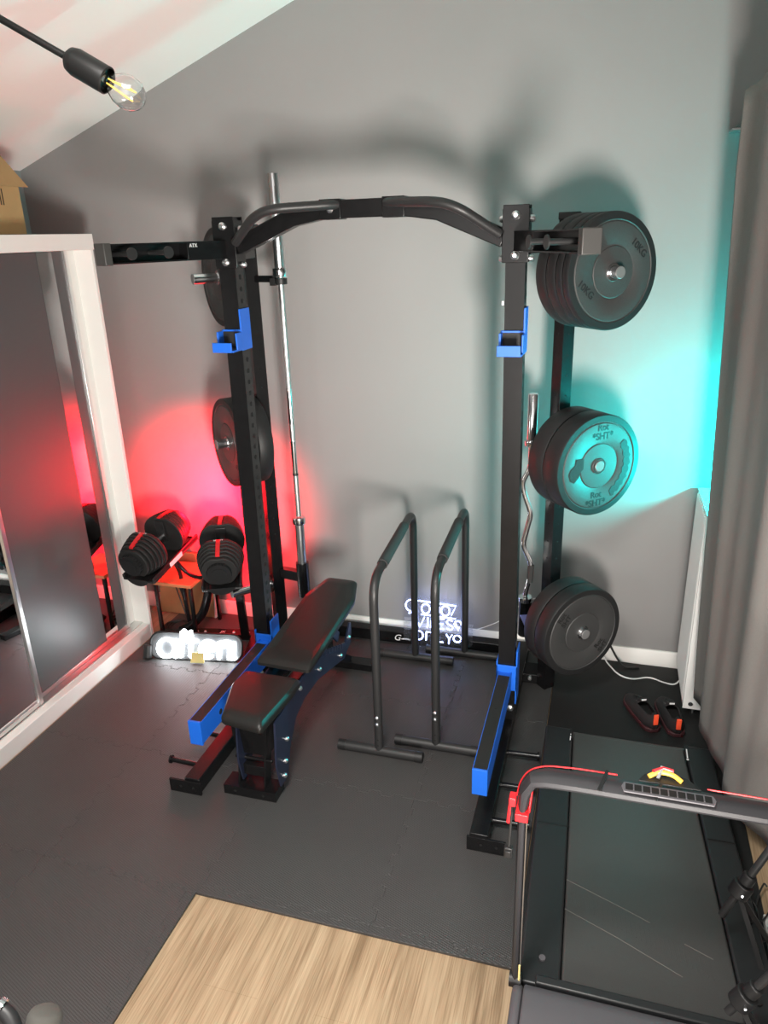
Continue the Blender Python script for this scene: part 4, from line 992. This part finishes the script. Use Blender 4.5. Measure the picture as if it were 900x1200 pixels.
b = MB(); b.box(.42, .60, 3.655, D - .002, 2.607, 2.615); obj('bracket_plate', b, 'alu', bk)

# ------------------------------------------------------------------ cables by the right wall
b = MB(); b.tube([(.06, 3.70, .13), (.10, 3.66, .05), (.17, 3.58, .019), (.24, 3.55, .018), (.33, 3.60, .018), (.40, 3.56, .018), (.455, 3.55, .018), (.49, 3.60, .04)], .004, 8, fillet=.04)
tag(obj('cable', b, 'cablewhite'), 'thin white cable running from behind the bottom plates to the radiator', 'cable')
b = MB(); b.tube([(.03, 3.72, .25), (.08, 3.722, .19), (.16, 3.70, .05), (.20, 3.66, .018), (.28, 3.68, .018)], .0055, 8, fillet=.04)
tag(obj('cable', b, 'cableblack'), 'black cable hanging down the wall from behind the bottom right plates', 'cable')
b = MB(); b.tube([(-.72, 3.68, .10), (-.60, 3.69, .13), (-.48, 3.70, .19), (-.38, 3.70, .30), (-.30, 3.70, .36), (-.22, 3.70, .37)], .0025, 8, fillet=.05)
tag(obj('cable', b, 'cablewhite'), 'thin white wire rising along the wall from the blue white neon sign', 'cable')
b = MB(); b.prism([(-.335, 3.36, .43), (-.30, 3.355, .44), (-.285, 3.355, .40), (-.31, 3.36, .375)], (0, -.004, 0)); M['bluetag'] = mat('pale blue tag', (.35, .40, .9), .6)
tag(obj('paper_tag', b, 'bluetag'), 'small pale blue tag on the foot of the curl bar', 'tag')

# ------------------------------------------------------------------ light stands at lower right
def stand(label, hub, topp, foot, r=.011):
    t = thing('light_stand', label, 'light stand', (hub[0], hub[1], 0))
    hub = Vector(hub); topp = Vector(topp)
    obj('pole', MB().cyl(hub - (topp - hub) * .25, topp, r, 18), 'blacksatin', t)
    d = (topp - hub).normalized()
    b = MB(); b.cyl(hub - d * .03, hub + d * .015, .030, 20); b.cyl(hub + d * .015, hub + d * .05, .020, 20); c = obj('collar', b, 'plastic', t, bevel=.004)
    b = MB(); b.lathe([(0, .012), (.003, .012), (.004, 0), (0, 0)], hub + Vector((-.004, -.030, .0)), (-.1, -1, .5), 10, closed=False); obj('rivet', b, 'steel', c)
    for f in foot:
        b = MB(); b.bar(hub - d * .02, f, .014, .008, (0, 1, 0)); obj('leg', b, 'plastic', t)
        obj('rubber_foot', MB().cyl(f, Vector(f) + Vector((0, 0, .012)), .012, 12), 'rubberblack', t)
    return t
def addv(a, d, k): return tuple(Vector(a) + Vector(d) * k)
stand('black light stand beside the treadmill, hub just below the curtain hem', (.498, 1.90, .385), (.685, 1.98, .80), [(.63, 1.80, .0), (.62, 2.08, .0), (.70, 1.96, 0)])
stand('black light stand in the lower right corner nearest the camera', (.462, 1.56, .355), (.60, 1.58, .60), [(.64, 1.40, 0), (.63, 1.66, 0), (.70, 1.55, 0)])
b = MB(); b.hexa([(.640, 1.93, .001), (.685, 1.93, .001), (.69, 2.16, .001), (.645, 2.16, .001), (.640, 1.93, .035), (.685, 1.93, .035), (.69, 2.16, .035), (.645, 2.16, .035)])
ps = tag(obj('power_strip', b, 'white', bevel=.004), 'white power strip lying on the wood floor at the right edge', 'power strip')
for k in range(3): obj('socket', MB().cyl((.665, 1.98 + k * .06, .0345), (.665, 1.98 + k * .06, .0362), .016, 16), 'plastic', ps)
for k, lab in enumerate(('black cable looping around the foot of the rear light stand', 'black cable draped across the wood floor by the power strip', 'black cable curling down beside the treadmill front')):
    c = [(.60, 2.12), (.64, 2.20), (.625, 1.92)][k]
    pts = [(c[0] + .035 * cos(t * .8) + .003 * t, c[1] + .09 * sin(t * .8 + k) , .016 + .03 * abs(sin(t * .7 + k))) for t in range(9)]
    tag(obj('cable', MB().tube(pts, .0032, 8, fillet=.03), 'cableblack'), lab, 'cable')

# ------------------------------------------------------------------ pendant lamp upper left
lp = thing('pendant_lamp', 'black ceiling lamp arm with clear filament bulb at the upper left', 'lamp', (-1.06, 1.27, 2.62))
A = Vector((-1.35, 1.245, 2.785)); B = Vector((-.948, 1.281, 2.555)); C2 = Vector((-.892, 1.286, 2.5225)); Dd = Vector((-.858, 1.288, 2.503))
d = (C2 - B).normalized()
obj('arm', MB().cyl(A, B, .0062, 16), 'socket', lp)
obj('ceiling_rod', MB().cyl((-1.35, 1.245, 2.785), (-1.35, 1.245, ceil_z(-1.35)), .008, 14), 'blacksatin', lp)
obj('canopy', MB().lathe([(0, 0), (.06, 0), (.06, .02), (0, .05)], (-1.35, 1.245, ceil_z(-1.35) - .035), (0, 0, 1), 30, closed=False), 'blacksatin', lp)
b = MB(); b.lathe([(0, -.004), (.012, -.003), (.020, .004), (.0235, .016), (.0235, .078), (.021, .080), (.021, .07), (0, .07)], B, d, 28, closed=False); obj('socket', b, 'socket', lp)
o = B + d * .074
prof = [(.012, 0), (.0135, .008), (.019, .018), (.0255, .030), (.0285, .044), (.0265, .060), (.018, .072), (.008, .078), (0, .079)]
inn = [(0, .0782), (.0075, .0772), (.0173, .0713), (.0257, .0595), (.0277, .044), (.0247, .0305), (.0182, .0188), (.0127, .0085), (.0112, 0)]
b = MB(); b.lathe(prof + inn, o, d, 36, closed=True); bulb = obj('bulb', b, 'glass', lp)
x = d.cross(Vector((0, 1, 0))).normalized(); y = d.cross(x)
for k in range(4):
    a = pi / 2 * k + .6; r = x * cos(a) + y * sin(a)
    obj('filament', MB().cyl(o + d * .008 + r * .005, o + d * .056 + r * .011, .0012, 8), 'filament', bulb)
obj('stem', MB().cyl(o - d * .002, o + d * .014, .006, 12), 'glass', bulb)

# ------------------------------------------------------------------ foam handle at the lower left corner
fh = thing('foam_roller_post', 'grey foam covered post end poking in at the lower left corner', 'foam roller', (-.80, .60, .9))
p = Vector((-.790, .635, 1.100)); dn = Vector((-.02, -.16, -.32)).normalized()
b = MB(); b.lathe([(0, 0), (.018, .001), (.024, .005), (.027, .012), (.027, .26), (0, .26)], p, dn, 28, closed=False); obj('foam_sleeve', b, 'greyfoam', fh)
q = Vector((-.850, .618, 1.086))
b = MB(); b.tube([q + Vector((-.10, .0, .045)), q + Vector((-.03, 0, .014)), q, q + Vector((.045, -.03, -.05))], .0125, 14, fillet=.02); br = obj('cross_tube', b, 'plastic', fh)
b = MB(); b.cyl(q + Vector((-.02, 0, .014)), q + Vector((-.012, 0, .010)), .0145, 16); obj('chrome_ring', b, 'chrome', br)
b = MB(); b.tube([p + dn * .255, (p.x + .02, .53, .7), (p.x + .02, .50, .013)], .014, 14, fillet=.05); b.cyl((p.x + .02, .50, .0125), (p.x + .02, .50, .03), .11, 30); obj('post', b, 'plastic', fh)
b = MB(); b.cyl(q + Vector((.02, -.02, -.05)), p + dn * .16, .010, 12); obj('joint', b, 'plastic', fh)

# ------------------------------------------------------------------ lights
def point(name, loc, energy, color, radius):
    l = bpy.data.lights.new(name, 'POINT'); l.energy = energy; l.color = color; l.shadow_soft_size = radius
    o = bpy.data.objects.new(name, l); o.location = loc; COL.objects.link(o); return o
def area(name, loc, target, energy, color, sx, sy):
    l = bpy.data.lights.new(name, 'AREA'); l.energy = energy; l.color = color; l.shape = 'RECTANGLE'; l.size = sx; l.size_y = sy
    o = bpy.data.objects.new(name, l); o.location = loc; COL.objects.link(o)
    o.rotation_euler = (Vector(target) - Vector(loc)).to_track_quat('-Z', 'Y').to_euler(); return o
def spot(name, loc, target, energy, color, radius, cone, blend):
    l = bpy.data.lights.new(name, 'SPOT'); l.energy = energy; l.color = color; l.shadow_soft_size = radius; l.spot_size = radians(cone); l.spot_blend = blend
    o = bpy.data.objects.new(name, l); o.location = loc; COL.objects.link(o)
    o.rotation_euler = (Vector(target) - Vector(loc)).to_track_quat('-Z', 'Y').to_euler(); return o
point('cyan_lamp', (.60, 3.47, 1.12), 104, (.0, .70, .67), .025)
spot('red_lamp', (-2.22, 3.42, .84), (-2.22, 3.80, .80), 330, (1., .002, .012), .012, 138, .5)
point('red_lamp_glow', (-2.18, 3.48, .69), 12, (1., .003, .018), .03)
kl = area('studio_lamp', (.66, -.28, 1.02), (-.85, 3.7, 2.05), 97, (1., .935, .865), .75, .75); kl.data.spread = radians(82)
area('second_studio_lamp', (-1.3, .3, 1.5), (-.6, 3.7, 1.2), 8, (1., .96, .93), .3, .3)
area('room_fill_light', (-.6, -1.2, 2.4), (-.8, 3.0, .8), 26, (1., .96, .92), 2.2, 1.4)  # added soft fill from behind the camera for overall brightness
dl = area('floor_fill_light', (-.55, .55, 2.95), (-.7, 1.25, 0), 52, (1., .96, .91), .6, .6); dl.data.spread = radians(115)  # added downward fill that brightens the floor near the camera

w = bpy.data.worlds.new('world'); S.world = w; w.use_nodes = True
w.node_tree.nodes['Background'].inputs[0].default_value = (.5, .5, .5, 1); w.node_tree.nodes['Background'].inputs[1].default_value = .15

# ------------------------------------------------------------------ camera
F, YAW, PIT, ROL, HC = 866.17, .2989, .3574, .0325, 2.2454
fw = Vector((-sin(YAW) * cos(PIT), cos(YAW) * cos(PIT), -sin(PIT))); rt = Vector((cos(YAW), sin(YAW), 0)); dn = fw.cross(rt)
r2 = cos(ROL) * rt + sin(ROL) * dn; d2 = -sin(ROL) * rt + cos(ROL) * dn
cam = bpy.data.cameras.new('camera'); co = bpy.data.objects.new('camera', cam); COL.objects.link(co)
cam.sensor_fit = 'VERTICAL'; cam.sensor_height = 24; cam.lens = F / 1200 * 24; cam.clip_start = .02
up = -d2; bk_ = -fw
co.matrix_world = Matrix(((r2.x, up.x, bk_.x, 0), (r2.y, up.y, bk_.y, 0), (r2.z, up.z, bk_.z, HC), (0, 0, 0, 1)))
S.camera = co
S.view_settings.view_transform = 'Standard'; S.view_settings.look = 'None'; S.view_settings.gamma = 1; S.view_settings.use_curve_mapping = False
S.view_settings.exposure = 0
